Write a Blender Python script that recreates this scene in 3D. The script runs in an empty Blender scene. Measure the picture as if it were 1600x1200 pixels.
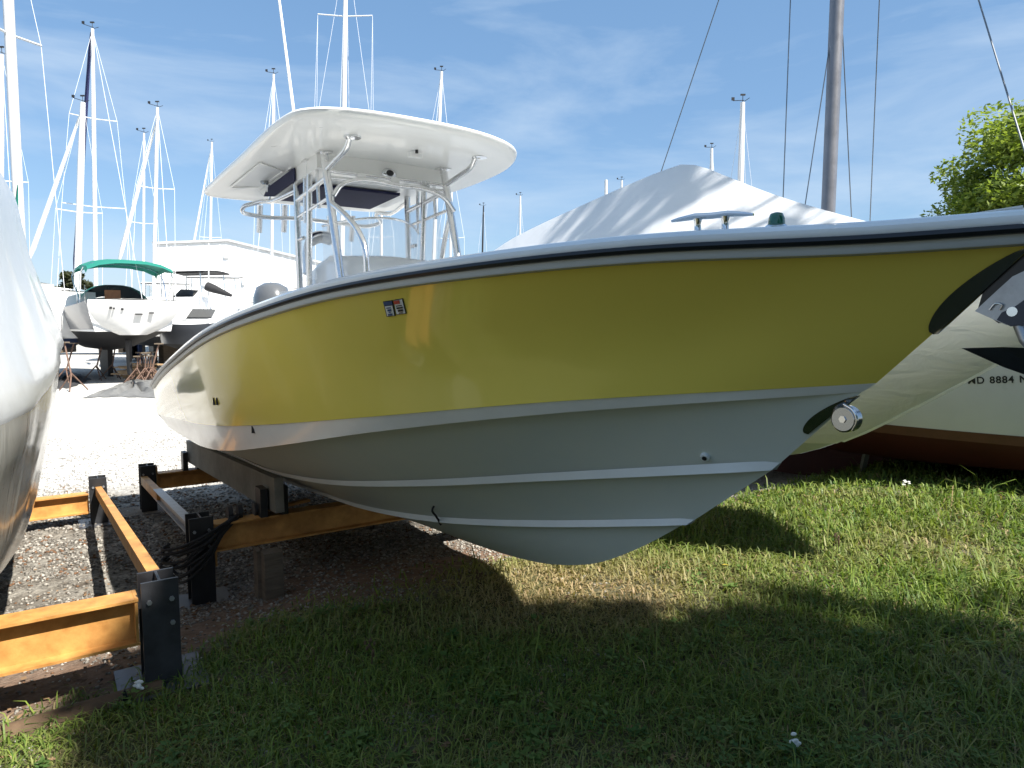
import bpy, math, random
import numpy as np
from mathutils import Vector, Matrix, Quaternion
from mathutils.bvhtree import BVHTree
R = math.radians
random.seed(7)
rng = np.random.default_rng(11)
sc = bpy.context.scene
col = sc.collection

# ------------------------------------------------------------------ camera
EYE = 1.6
FOC = 1080.0
PITCH = math.atan(95 / FOC)
cam_d = bpy.data.cameras.new('camera')
cam = bpy.data.objects.new('camera', cam_d); col.objects.link(cam)
cam_d.sensor_width = 36.0
cam_d.lens = 36.0 * FOC / 1600
cam_d.clip_start = 0.05
cam_d.clip_end = 3000
cam.location = (0, 0, EYE)
cam.rotation_euler = (R(90) - PITCH, 0, 0)
sc.camera = cam

# ------------------------------------------------------------------ light
SUN_AZ = R(51)      # measured from -Y towards +X
SUN_EL = R(50)
SUN = Vector((math.sin(SUN_AZ) * math.cos(SUN_EL), -math.cos(SUN_AZ) * math.cos(SUN_EL), math.sin(SUN_EL)))
world = bpy.data.worlds.new('World'); sc.world = world
world.use_nodes = True
wn, wl = world.node_tree.nodes, world.node_tree.links
wn.clear()
w_out = wn.new('ShaderNodeOutputWorld')
w_bg = wn.new('ShaderNodeBackground'); w_bg.inputs['Strength'].default_value = 0.09
w_sky = wn.new('ShaderNodeTexSky'); w_sky.sky_type = 'NISHITA'
w_sky.sun_disc = False
w_sky.sun_elevation = SUN_EL
w_sky.sun_rotation = math.atan2(SUN.x, SUN.y)
w_sky.air_density = 1.0; w_sky.dust_density = 0.6; w_sky.ozone_density = 1.6
w_tc = wn.new('ShaderNodeTexCoord')
w_map = wn.new('ShaderNodeMapping'); w_map.inputs['Scale'].default_value = (1.2, 1.6, 5.5)
w_map.inputs['Rotation'].default_value = (0, R(-14), 0)
w_no = wn.new('ShaderNodeTexNoise'); w_no.inputs['Scale'].default_value = 1.7
w_no.inputs['Detail'].default_value = 7; w_no.inputs['Roughness'].default_value = .58
w_no.inputs['Distortion'].default_value = .35
w_rmp = wn.new('ShaderNodeValToRGB')
w_rmp.color_ramp.elements[0].position = .43; w_rmp.color_ramp.elements[0].color = (0, 0, 0, 1)
w_rmp.color_ramp.elements[1].position = .74; w_rmp.color_ramp.elements[1].color = (.7, .7, .7, 1)
w_mix = wn.new('ShaderNodeMixRGB'); w_mix.inputs[2].default_value = (3.3, 4.0, 4.8, 1)
wl.new(w_tc.outputs['Generated'], w_map.inputs['Vector'])
wl.new(w_map.outputs['Vector'], w_no.inputs['Vector'])
wl.new(w_no.outputs['Fac'], w_rmp.inputs['Fac'])
wl.new(w_rmp.outputs['Color'], w_mix.inputs['Fac'])
w_tone = wn.new('ShaderNodeMixRGB'); w_tone.inputs['Fac'].default_value = .58
w_tone.inputs[2].default_value = (.82, 1.75, 3.1, 1)
wl.new(w_sky.outputs['Color'], w_tone.inputs[1])
wl.new(w_tone.outputs['Color'], w_mix.inputs[1])
wl.new(w_mix.outputs['Color'], w_bg.inputs['Color'])
wl.new(w_bg.outputs['Background'], w_out.inputs['Surface'])

sun_d = bpy.data.lights.new('sun', 'SUN'); sun_d.energy = 5.0; sun_d.angle = R(.53)
sun_d.color = (1.0, .955, .88)
sun_o = bpy.data.objects.new('sun', sun_d); col.objects.link(sun_o)
sun_o.rotation_euler = SUN.to_track_quat('Z', 'Y').to_euler()
sun_o.location = (8, -8, 14)

sc.view_settings.view_transform = 'Standard'
sc.view_settings.look = 'None'
sc.view_settings.exposure = 1.22
sc.view_settings.gamma = 1.0
sc.view_settings.use_curve_mapping = False

# ------------------------------------------------------------------ measuring helpers
CP, SP = math.cos(PITCH), math.sin(PITCH)
AX = R(34)
DV = Vector((math.sin(AX), -math.cos(AX), 0))     # bow direction of the boats
PV = Vector((math.cos(AX), math.sin(AX), 0))      # their port side
CL, D0 = 2.0, -0.689
def sight(px, py):
    r = (px - 800) / FOC; u = (600 - py) / FOC
    return Vector((r, CP + u * SP, u * CP - SP))
def at(px, py, Y):
    s = sight(px, py); return Vector((0, 0, EYE)) + s * (Y / s.y)
def at_l(px, py, l):                 # on the cross plane of the boat, l metres aft of the bow
    s = sight(px, py); t = (D0 - l) / s.dot(DV); return Vector((0, 0, EYE)) + s * t
def at_b(px, py, b):                 # on a lengthwise plane, b metres to port of its centreline
    s = sight(px, py); t = (CL + b) / s.dot(PV); return Vector((0, 0, EYE)) + s * t
def DP(d, p, z=0): v = DV * d + PV * p; return Vector((v.x, v.y, z))
def BL(l, b, z): return DP(D0 - l, CL + b, z)
def ground_d(d):
    return np.interp(d, [-60, -14, -7.6, -4.9, -3.7, -2.5, 5], [-.5, -.5, -.42, -.28, -.06, 0, 0])
def vnoise(x, y, seed=0):
    x = np.asarray(x, float); y = np.asarray(y, float)
    xi = np.floor(x).astype(np.int64); yi = np.floor(y).astype(np.int64); xf = x - xi; yf = y - yi
    def h(a, b):
        n = (a * 374761393 + b * 668265263 + seed * 974711) & 0x7fffffff
        n = ((n ^ (n >> 13)) * 1274126177) & 0x7fffffff
        return ((n ^ (n >> 16)) & 0xffff) / 65535.0
    u = xf * xf * (3 - 2 * xf); v = yf * yf * (3 - 2 * yf)
    return (h(xi, yi) * (1 - u) + h(xi + 1, yi) * u) * (1 - v) + (h(xi, yi + 1) * (1 - u) + h(xi + 1, yi + 1) * u) * v
def fbm(x, y, seed=0, o=4):
    s = 0; a = .5
    for k in range(o): s = s + a * vnoise(np.asarray(x) * 2 ** k, np.asarray(y) * 2 ** k, seed + k); a *= .5
    return s / (1 - .5 ** o)
def gz(X, Y):
    X = np.asarray(X, float); Y = np.asarray(Y, float)
    d = X * DV.x + Y * DV.y
    fade = np.clip(1.2 - np.hypot(X, Y) / 60, 0, 1)
    p = X * PV.x + Y * PV.y
    bank = np.interp(p, [4.2, 6.0, 8.5, 12, 16], [0, .075, .215, .25, .2]) * np.interp(d, [-5.0, -3.5, 2], [0, 1, 1])
    return ground_d(d) + bank + (fbm(X * .9, Y * .9, 3) - .5) * .05 * fade
def gpt(v): return Vector((v.x, v.y, float(gz(v.x, v.y))))

# ------------------------------------------------------------------ materials
MATS = {}
def mat(name, base, rough=.5, metal=0., coat=0., vary=0., vscale=8., bump=0., bscale=60., alpha=None, trans=0., spec=.5, base2=None, stretch=None, sheen=0., ior=1.45):
    m = bpy.data.materials.new(name); m.use_nodes = True
    n, l = m.node_tree.nodes, m.node_tree.links
    b = n['Principled BSDF']
    b.inputs['Base Color'].default_value = (*base, 1); b.inputs['Roughness'].default_value = rough
    b.inputs['Metallic'].default_value = metal; b.inputs['Coat Weight'].default_value = coat
    b.inputs['Coat Roughness'].default_value = .03
    b.inputs['Specular IOR Level'].default_value = spec
    b.inputs['Transmission Weight'].default_value = trans
    b.inputs['IOR'].default_value = ior
    if alpha is not None: b.inputs['Alpha'].default_value = alpha
    tc = n.new('ShaderNodeTexCoord'); src = tc.outputs['Object']
    if stretch:
        mp = n.new('ShaderNodeMapping'); mp.inputs['Scale'].default_value = stretch
        l.new(src, mp.inputs['Vector']); src = mp.outputs['Vector']
    if vary or base2:
        t = n.new('ShaderNodeTexNoise'); t.inputs['Scale'].default_value = vscale; t.inputs['Detail'].default_value = 5
        t.inputs['Roughness'].default_value = .62
        l.new(src, t.inputs['Vector'])
        rp = n.new('ShaderNodeValToRGB'); e = rp.color_ramp.elements
        e[0].position = .32; e[1].position = .68
        c2 = base2 or base
        e[0].color = (*[c * (1 - vary) for c in base], 1); e[1].color = (*[min(1, c * (1 + vary * .6)) for c in c2], 1)
        l.new(t.outputs['Fac'], rp.inputs['Fac']); l.new(rp.outputs['Color'], b.inputs['Base Color'])
        mr = n.new('ShaderNodeMapRange'); mr.inputs['To Min'].default_value = max(0, rough - .08); mr.inputs['To Max'].default_value = min(1, rough + .1)
        l.new(t.outputs['Fac'], mr.inputs['Value']); l.new(mr.outputs['Result'], b.inputs['Roughness'])
    if bump:
        t2 = n.new('ShaderNodeTexNoise'); t2.inputs['Scale'].default_value = bscale; t2.inputs['Detail'].default_value = 4
        l.new(src, t2.inputs['Vector'])
        bp = n.new('ShaderNodeBump'); bp.inputs['Strength'].default_value = bump; bp.inputs['Distance'].default_value = .02
        l.new(t2.outputs['Fac'], bp.inputs['Height']); l.new(bp.outputs['Normal'], b.inputs['Normal'])
    MATS[name] = m
    return m
mat('yellow_gelcoat', (.78, .64, .12), .05, coat=.4, vary=.03, vscale=1.1, bump=.05, bscale=1.6)
mat('white_gelcoat', (.78, .79, .78), .17, coat=.5, vary=.04, vscale=3, bump=.01, bscale=5)
mat('stripe_gelcoat', (.88, .90, .90), .2, coat=.3, vary=.05, vscale=3)
mat('bottom_paint', (.64, .71, .69), .36, base2=(.60, .64, .59), vary=.10, vscale=1.6, bump=.03, bscale=30)
mat('strake_paint', (.74, .78, .79), .35, vary=.05, vscale=4)
mat('black_rubber', (.014, .016, .02), .32)
mat('grey_trim', (.5, .52, .52), .35)
mat('stainless', (.72, .73, .74), .07, metal=1.)
mat('dark_steel', (.34, .36, .38), .12, metal=1.)
mat('black_chrome', (.30, .305, .31), .2, metal=1.)  # stainless with the dark ground's reflection put into its base colour
mat('anchor_paint', (.035, .042, .06), .3, metal=.5, vary=.3, vscale=12)
mat('aluminium', (.78, .78, .78), .24, metal=1., vary=.05, vscale=20)
mat('galvanised', (.42, .44, .47), .45, metal=.8, vary=.2, vscale=18)
mat('t_top_white', (.82, .82, .79), .3, coat=.25, vary=.02, vscale=3.5)
mat('navy_canvas', (.012, .014, .05), .8, bump=.2, bscale=120)
mat('grey_canvas', (.16, .17, .19), .8, bump=.2, bscale=120)
mat('clear_vinyl', (.92, .95, .97), .04, alpha=.3, bump=.12, bscale=7, spec=.6)
mat('black_plastic', (.02, .02, .022), .4)
mat('green_lens', (.01, .12, .07), .1, coat=.8)
mat('grey_cowl', (.10, .105, .11), .25, coat=.5)
mat('decal_white', (.7, .72, .72), .4)
mat('decal_blue', (.02, .07, .2), .4)
mat('decal_red', (.5, .06, .04), .4)
mat('decal_black', (.02, .02, .02), .5)
mat('orange_steel', (.46, .21, .055), .5, base2=(.52, .27, .08), vary=.28, vscale=7, bump=.08, bscale=40)
mat('black_steel', (.022, .023, .026), .45, vary=.35, vscale=9, bump=.05, bscale=60)
mat('worn_black_steel', (.045, .046, .052), .4, metal=.15, vary=.35, vscale=9, bump=.05, bscale=60)
mat('bare_steel', (.13, .135, .15), .42, metal=.5, vary=.25, vscale=14)
mat('weathered_wood', (.16, .125, .09), .8, vary=.35, vscale=3, bump=.4, bscale=10, stretch=(1, 1, 9))
mat('grey_wood', (.24, .235, .21), .8, vary=.3, vscale=4, bump=.4, bscale=14)
mat('log_wood', (.11, .07, .04), .85, vary=.35, vscale=6, bump=.5, bscale=20)
mat('black_rope', (.016, .016, .018), .75, bump=.5, bscale=140)
mat('white_paint', (.80, .80, .79), .4, vary=.05, vscale=4)
mat('mast_white', (.60, .61, .62), .35)
mat('mast_grey', (.22, .225, .25), .4, metal=.55, vary=.15, vscale=5)
mat('wire', (.20, .21, .22), .35, metal=.8)
mat('pale_wire', (.7, .72, .74), .4)
mat('navy_sail', (.02, .025, .09), .75)
mat('white_sail', (.8, .8, .78), .7)
mat('black_bottom', (.02, .02, .022), .55, vary=.2)
mat('blue_bottom', (.03, .05, .12), .6, vary=.2)
mat('red_bottom', (.075, .015, .013), .6, vary=.2, vscale=3)
mat('red_stripe', (.13, .05, .035), .5, vary=.2)
mat('cream_hull', (.66, .64, .58), .3, coat=.2, vary=.05, vscale=2)
mat('grey_hull', (.12, .13, .15), .3, coat=.3)  # real grey on the motor boat, painted-in shade on the bimini sailboat
mat('green_canvas', (.01, .16, .12), .75, bump=.2, bscale=30)
mat('black_canvas', (.02, .02, .022), .8)
mat('window_dark', (.03, .035, .04), .08, coat=.6)
mat('teak', (.35, .13, .06), .6, vary=.2)
mat('building_white', (.82, .82, .81), .5, vary=.03, vscale=.6)
mat('building_trim', (.45, .46, .47), .5)
mat('rust_steel', (.15, .09, .065), .75, vary=.4, vscale=9)
mat('lumber', (.40, .27, .15), .8, vary=.25, vscale=3)
mat('tarp_grey', (.15, .15, .145), .7, vary=.3, vscale=2, bump=.5, bscale=9)
mat('tarp_dark', (.04, .04, .042), .7, vary=.3, vscale=2, bump=.5, bscale=9)
mat('bark', (.085, .065, .05), .9, vary=.3, vscale=9, bump=.6, bscale=22, stretch=(1, 1, .25))
mat('yellow_leaf', (.6, .45, .06), .7)
mat('white_petal', (.75, .75, .72), .7)

def film(name, base, rough, transl, bump, bscale, stretch, gloss=.5, mix=.35):
    m = bpy.data.materials.new(name); m.use_nodes = True
    n, l = m.node_tree.nodes, m.node_tree.links
    b = n['Principled BSDF']; out = n['Material Output']
    b.inputs['Base Color'].default_value = (*base, 1); b.inputs['Roughness'].default_value = rough
    b.inputs['Coat Weight'].default_value = gloss; b.inputs['Coat Roughness'].default_value = .12
    tr = n.new('ShaderNodeBsdfTranslucent'); tr.inputs['Color'].default_value = (*transl, 1)
    mx = n.new('ShaderNodeMixShader'); mx.inputs['Fac'].default_value = mix
    tc = n.new('ShaderNodeTexCoord'); mp = n.new('ShaderNodeMapping'); mp.inputs['Scale'].default_value = stretch
    t = n.new('ShaderNodeTexNoise'); t.inputs['Scale'].default_value = bscale; t.inputs['Detail'].default_value = 5
    t.inputs['Distortion'].default_value = .6
    bp = n.new('ShaderNodeBump'); bp.inputs['Strength'].default_value = bump; bp.inputs['Distance'].default_value = .04
    l.new(tc.outputs['Object'], mp.inputs['Vector']); l.new(mp.outputs['Vector'], t.inputs['Vector'])
    l.new(t.outputs['Fac'], bp.inputs['Height'])
    l.new(bp.outputs['Normal'], b.inputs['Normal']); l.new(bp.outputs['Normal'], tr.inputs['Normal'])
    l.new(b.outputs['BSDF'], mx.inputs[1]); l.new(tr.outputs['BSDF'], mx.inputs[2]); l.new(mx.outputs['Shader'], out.inputs['Surface'])
    MATS[name] = m
film('shrink_wrap', (.62, .645, .68), .26, (.8, .82, .8), .5, 1.9, (1, 1, 1), .6, .3)
film('cover_wrap', (.84, .85, .87), .34, (.85, .86, .86), .4, 2.3, (1, 1, 1), .3, .35)
film('wrap_skirt', (.90, .90, .87), .4, (.94, .93, .84), .9, 4.5, (.7, .7, 1.9), .2, .6)
film('clear_wrap', (.30, .30, .28), .2, (.3, .3, .27), .5, 2.4, (2.4, 2.4, .45), .9, .08)

def attr_mat(name, rough=.7, transl=.0, bump=0):
    m = bpy.data.materials.new(name); m.use_nodes = True
    n, l = m.node_tree.nodes, m.node_tree.links
    b = n['Principled BSDF']; b.inputs['Roughness'].default_value = rough; b.inputs['Specular IOR Level'].default_value = .3
    a = n.new('ShaderNodeAttribute'); a.attribute_name = 'tint'
    l.new(a.outputs['Color'], b.inputs['Base Color'])
    if transl:
        tr = n.new('ShaderNodeBsdfTranslucent'); mx = n.new('ShaderNodeMixShader'); mx.inputs['Fac'].default_value = transl
        g = n.new('ShaderNodeMixRGB'); g.blend_type = 'MULTIPLY'; g.inputs['Fac'].default_value = 1; g.inputs[2].default_value = (1.4, 1.5, .7, 1)
        l.new(a.outputs['Color'], g.inputs[1]); l.new(g.outputs['Color'], tr.inputs['Color'])
        l.new(b.outputs['BSDF'], mx.inputs[1]); l.new(tr.outputs['BSDF'], mx.inputs[2])
        l.new(mx.outputs['Shader'], n['Material Output'].inputs['Surface'])
    MATS[name] = m
attr_mat('grass_blade', .55, .3)
attr_mat('leaf', .5, .35)
attr_mat('stone', .85)

# ground: gravel, clay and grassy soil by a stored cover value
def ground_mat():
    m = bpy.data.materials.new('ground_cover'); m.use_nodes = True
    n, l = m.node_tree.nodes, m.node_tree.links
    b = n['Principled BSDF']; b.inputs['Roughness'].default_value = .95; b.inputs['Specular IOR Level'].default_value = .15
    tc = n.new('ShaderNodeTexCoord')
    def noise(scale, det=5, ro=.6):
        t = n.new('ShaderNodeTexNoise'); t.inputs['Scale'].default_value = scale; t.inputs['Detail'].default_value = det; t.inputs['Roughness'].default_value = ro
        l.new(tc.outputs['Object'], t.inputs['Vector']); return t
    def ramp(src, p0, c0, p1, c1):
        r = n.new('ShaderNodeValToRGB'); e = r.color_ramp.elements
        e[0].position = p0; e[0].color = (*c0, 1); e[1].position = p1; e[1].color = (*c1, 1)
        l.new(src, r.inputs['Fac']); return r
    v = n.new('ShaderNodeTexVoronoi'); v.inputs['Scale'].default_value = 42; l.new(tc.outputs['Object'], v.inputs['Vector'])
    hs = n.new('ShaderNodeRGBToBW'); l.new(v.outputs['Color'], hs.inputs['Color'])
    grav = ramp(hs.outputs['Val'], .1, (.36, .355, .345), .9, (.74, .73, .70))
    n1 = noise(.55); dirtmask = ramp(n1.outputs['Fac'], .42, (.78, .76, .73), .66, (1.05, 1.05, 1.03))
    gm = n.new('ShaderNodeMixRGB'); gm.blend_type = 'MULTIPLY'; gm.inputs['Fac'].default_value = 1
    l.new(grav.outputs['Color'], gm.inputs[1]); l.new(dirtmask.outputs['Color'], gm.inputs[2])
    n2 = noise(9); clay = ramp(n2.outputs['Fac'], .3, (.12, .07, .044), .7, (.22, .135, .09))
    n3 = noise(6); soil = ramp(n3.outputs['Fac'], .3, (.045, .05, .022), .7, (.11, .10, .045))
    a = n.new('ShaderNodeAttribute'); a.attribute_name = 'cover'
    sep = n.new('ShaderNodeSeparateColor'); l.new(a.outputs['Color'], sep.inputs['Color'])
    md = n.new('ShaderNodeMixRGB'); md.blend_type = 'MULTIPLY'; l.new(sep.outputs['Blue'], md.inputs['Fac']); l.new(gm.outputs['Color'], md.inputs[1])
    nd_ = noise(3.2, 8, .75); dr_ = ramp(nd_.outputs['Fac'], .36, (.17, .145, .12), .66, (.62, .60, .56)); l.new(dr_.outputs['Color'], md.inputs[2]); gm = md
    m1 = n.new('ShaderNodeMixRGB'); l.new(sep.outputs['Green'], m1.inputs['Fac']); l.new(gm.outputs['Color'], m1.inputs[1]); l.new(clay.outputs['Color'], m1.inputs[2])
    m2 = n.new('ShaderNodeMixRGB'); l.new(sep.outputs['Red'], m2.inputs['Fac']); l.new(m1.outputs['Color'], m2.inputs[1]); l.new(soil.outputs['Color'], m2.inputs[2])
    l.new(m2.outputs['Color'], b.inputs['Base Color'])
    bp = n.new('ShaderNodeBump'); bp.inputs['Strength'].default_value = .55; bp.inputs['Distance'].default_value = .02
    ad = n.new('ShaderNodeMath'); ad.operation = 'ADD'
    n4 = noise(30, 6, .7); l.new(v.outputs['Distance'], ad.inputs[0]); l.new(n4.outputs['Fac'], ad.inputs[1])
    l.new(ad.outputs[0], bp.inputs['Height']); l.new(bp.outputs['Normal'], b.inputs['Normal'])
    MATS['ground_cover'] = m
ground_mat()

# ------------------------------------------------------------------ mesh helpers
OFF = {}
def tag(o, label=None, cat=None, group=None, kind=None):
    if label: o['label'] = label
    if cat: o['category'] = cat
    if group: o['group'] = group
    if kind: o['kind'] = kind
    return o
def empty(name, loc, label=None, cat=None, group=None, kind=None):
    o = bpy.data.objects.new(name, None); col.objects.link(o); o.location = loc
    o.empty_display_size = .2
    OFF[o] = Vector(loc)
    return tag(o, label, cat, group, kind)
class MB:
    def __init__(s): s.v = []; s.f = []
    def add(s, vs, fs):
        k = len(s.v); s.v += [tuple(v) for v in vs]; s.f += [tuple(i + k for i in f) for f in fs]; return s
    def box(s, c, size, ax=None):
        c = Vector(c); ax = ax or (Vector((1, 0, 0)), Vector((0, 1, 0)), Vector((0, 0, 1)))
        h = [x / 2 for x in size]
        vs = [c + ax[0] * (h[0] * i) + ax[1] * (h[1] * j) + ax[2] * (h[2] * k) for i in (-1, 1) for j in (-1, 1) for k in (-1, 1)]
        return s.add(vs, [(0, 1, 3, 2), (4, 6, 7, 5), (0, 4, 5, 1), (2, 3, 7, 6), (0, 2, 6, 4), (1, 5, 7, 3)])
    def bar(s, a, b, w, h, up=Vector((0, 0, 1))):
        a, b = Vector(a), Vector(b); z = (b - a); L = z.length; z.normalize()
        x = up.cross(z).normalized(); y = z.cross(x)
        return s.box((a + b) / 2, (w, h, L), (x, y, z))
    def tube(s, pts, r, n=8, cap=True):
        pts = [Vector(p) for p in pts]; m = len(pts)
        rs = r if isinstance(r, (list, tuple)) else [r] * m
        t0 = (pts[1] - pts[0]).normalized()
        ref = Vector((0, 0, 1)) if abs(t0.z) < .9 else Vector((1, 0, 0))
        x = ref.cross(t0).normalized(); vs = []; fs = []
        for i, p in enumerate(pts):
            t = (pts[min(i + 1, m - 1)] - pts[max(i - 1, 0)]).normalized()
            x = (x - t * x.dot(t)).normalized(); y = t.cross(x)
            for k in range(n):
                a = 2 * math.pi * k / n; vs.append(p + (x * math.cos(a) + y * math.sin(a)) * rs[i])
        for i in range(m - 1):
            for k in range(n):
                k2 = (k + 1) % n; fs.append((i * n + k, i * n + k2, (i + 1) * n + k2, (i + 1) * n + k))
        if cap: fs.append(tuple(reversed(range(n)))); fs.append(tuple((m - 1) * n + k for k in range(n)))
        return s.add(vs, fs)
    def grid(s, rows, closed=False):
        n = len(rows[0]); vs = [p for r in rows for p in r]; fs = []
        for i in range(len(rows) - 1):
            for j in range(n if closed else n - 1):
                j2 = (j + 1) % n; fs.append((i * n + j, i * n + j2, (i + 1) * n + j2, (i + 1) * n + j))
        return s.add(vs, fs)
    def prism(s, poly, vec):
        poly = [Vector(p) for p in poly]; vec = Vector(vec); n = len(poly)
        vs = poly + [p + vec for p in poly]
        fs = [tuple(reversed(range(n))), tuple(range(n, 2 * n))] + [(i, (i + 1) % n, n + (i + 1) % n, n + i) for i in range(n)]
        return s.add(vs, fs)
    def ell(s, c, rx, ry, rz, n=12, m=8, ax=None):
        c = Vector(c); ax = ax or (Vector((1, 0, 0)), Vector((0, 1, 0)), Vector((0, 0, 1)))
        rows = []
        for i in range(m + 1):
            th = math.pi * i / m
            rows.append([c + ax[0] * (rx * math.sin(th) * math.cos(2 * math.pi * k / n)) + ax[1] * (ry * math.sin(th) * math.sin(2 * math.pi * k / n)) + ax[2] * (rz * math.cos(th)) for k in range(n)])
        return s.grid(rows, True)
    def ibeam(s, a, b, depth, width, tf=.012, tw=.01, up=Vector((0, 0, 1))):
        a, b = Vector(a), Vector(b); z = (b - a).normalized(); x = up.cross(z).normalized(); y = z.cross(x)
        H, W = depth / 2, width / 2
        pr = [(-W, -H), (W, -H), (W, -H + tf), (tw / 2, -H + tf), (tw / 2, H - tf), (W, H - tf), (W, H), (-W, H), (-W, H - tf), (-tw / 2, H - tf), (-tw / 2, -H + tf), (-W, -H + tf)]
        n = 12; vs = [a + x * u + y * v for u, v in pr] + [b + x * u + y * v for u, v in pr]
        fs = [(i, (i + 1) % n, n + (i + 1) % n, n + i) for i in range(n)]
        for o in (0, n):
            fs += [tuple(o + k for k in q) for q in ((0, 1, 2, 11), (2, 3, 10, 11), (3, 4, 9, 10), (4, 5, 8, 9), (5, 6, 7, 8))]
        return s.add(vs, fs)
    def build(s, name, m, parent=None, smooth=None, label=None, kind=None):
        me = bpy.data.meshes.new(name)
        off = OFF.get(parent, Vector((0, 0, 0)))
        me.from_pydata([(v[0] - off.x, v[1] - off.y, v[2] - off.z) for v in s.v], [], s.f)
        me.materials.append(MATS[m] if isinstance(m, str) else m)
        import bmesh
        bm = bmesh.new(); bm.from_mesh(me); bmesh.ops.recalc_face_normals(bm, faces=bm.faces); bm.to_mesh(me); bm.free()
        if smooth:
            me.shade_smooth(); me.set_sharp_from_angle(angle=R(smooth))
        o = bpy.data.objects.new(name, me); col.objects.link(o)
        if parent: o.parent = parent
        OFF[o] = off
        return tag(o, label, None, None, kind)
def raw_mesh(name, verts, faces_idx, loop_tot, m, tint=None, attr='tint', parent=None, smooth=False):
    me = bpy.data.meshes.new(name)
    nv = len(verts); nl = len(faces_idx); nf = len(loop_tot)
    me.vertices.add(nv); me.vertices.foreach_set('co', np.asarray(verts, np.float32).ravel())
    me.loops.add(nl); me.loops.foreach_set('vertex_index', np.asarray(faces_idx, np.int32))
    st = np.concatenate([[0], np.cumsum(loop_tot)[:-1]]).astype(np.int32)
    me.polygons.add(nf); me.polygons.foreach_set('loop_start', st)
    me.update(calc_edges=True); me.validate()
    if tint is not None:
        a = me.attributes.new(attr, 'FLOAT_COLOR', 'POINT')
        c = np.ones((nv, 4), np.float32); c[:, :3] = tint; a.data.foreach_set('color', c.ravel())
    me.materials.append(MATS[m])
    if smooth: me.shade_smooth()
    o = bpy.data.objects.new(name, me); col.objects.link(o)
    if parent: o.parent = parent
    return o
def curve(xs, ys):
    xs = np.asarray(xs, float); ys = np.asarray(ys, float)
    h = np.diff(xs); dl = np.diff(ys) / h; m = np.empty(len(xs)); m[0] = dl[0]; m[-1] = dl[-1]; m[1:-1] = (dl[:-1] * h[1:] + dl[1:] * h[:-1]) / (h[:-1] + h[1:])
    def f(x):
        x = np.clip(np.asarray(x, float), xs[0], xs[-1]); i = np.clip(np.searchsorted(xs, x) - 1, 0, len(xs) - 2)
        t = (x - xs[i]) / h[i]; t2 = t * t; t3 = t2 * t
        return ys[i] * (2 * t3 - 3 * t2 + 1) + ys[i + 1] * (3 * t2 - 2 * t3) + m[i] * h[i] * (t3 - 2 * t2 + t) + m[i + 1] * h[i] * (t3 - t2)
    return f
def smooth_path(pts, k=6):
    P = np.array([list(p) for p in pts], float); t = np.concatenate([[0], np.cumsum(np.linalg.norm(np.diff(P, axis=0), axis=1))])
    u = np.concatenate([np.linspace(t[i], t[i + 1], k, endpoint=False) for i in range(len(t) - 1)] + [[t[-1]]])
    return [Vector(q) for q in np.stack([curve(t, P[:, j])(u) for j in range(3)], 1)]

# ------------------------------------------------------------------ ground
def cover_values(X, Y):
    d = X * DV.x + Y * DV.y; p = X * PV.x + Y * PV.y
    n = fbm(X * .8, Y * .8, 21) - .5; n2 = fbm(X * 2.6, Y * 2.6, 31) - .5
    edge = -4.45 + np.interp(p, [-3, .3, .9, 2.4, 4, 8], [.95, .85, .3, .25, .1, .0])
    g = np.clip((d - edge + n * .9 + n2 * .5) / .35 + .5, 0, 1)
    clay = np.clip(1.25 - np.abs(d - (edge - .25) + n * .5) / .55, 0, 1) * np.clip((p + 2.5), 0, 1) * np.clip((6 - p) / 2, 0, 1)
    under = np.clip(1.2 - np.hypot((d + 4.5) / .85, (p - 1.75) / .9), 0, 1)
    clay = np.clip(np.maximum(clay, under * 1.6), 0, 1)
    g = g * (1 - np.clip(under * 1.5 + n2, 0, 1) * .85)
    far = np.clip((np.hypot(X, Y) - 70) / 30, 0, 1) + np.clip((p - 16) / 6, 0, 1)
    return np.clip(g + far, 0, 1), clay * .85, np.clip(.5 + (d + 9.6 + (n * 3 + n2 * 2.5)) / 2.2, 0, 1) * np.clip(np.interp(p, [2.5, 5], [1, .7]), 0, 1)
def build_ground():
    ds = np.concatenate([[-420, -200, -120, -80], np.arange(-60, -14, 2.), np.arange(-14, -8, .5), np.arange(-8, .6, .085), [1, 2, 4, 10, 40, 150]])
    ps = np.concatenate([[-300, -120, -50, -25, -12, -6], np.arange(-4, 9, .085), np.arange(9, 16, .4), [18, 22, 30, 60, 150, 320]])
    D, P = np.meshgrid(ds, ps, indexing='ij')
    X = D * DV.x + P * PV.x; Y = D * DV.y + P * PV.y
    Z = gz(X, Y)
    nd, npp = D.shape
    idx = np.arange(nd * npp).reshape(nd, npp)
    f = np.stack([idx[:-1, :-1], idx[:-1, 1:], idx[1:, 1:], idx[1:, :-1]], -1).reshape(-1)
    g, c, dg = cover_values(X, Y)
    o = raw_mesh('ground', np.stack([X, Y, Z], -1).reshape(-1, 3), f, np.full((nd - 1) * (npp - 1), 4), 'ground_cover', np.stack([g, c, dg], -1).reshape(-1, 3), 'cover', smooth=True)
    o.data.flip_normals() if o.data.polygons[0].normal.z < 0 else None
    tag(o, 'sloping yard ground, pale gravel behind and a grass bank in front', 'ground', kind='structure')
build_ground()

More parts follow.
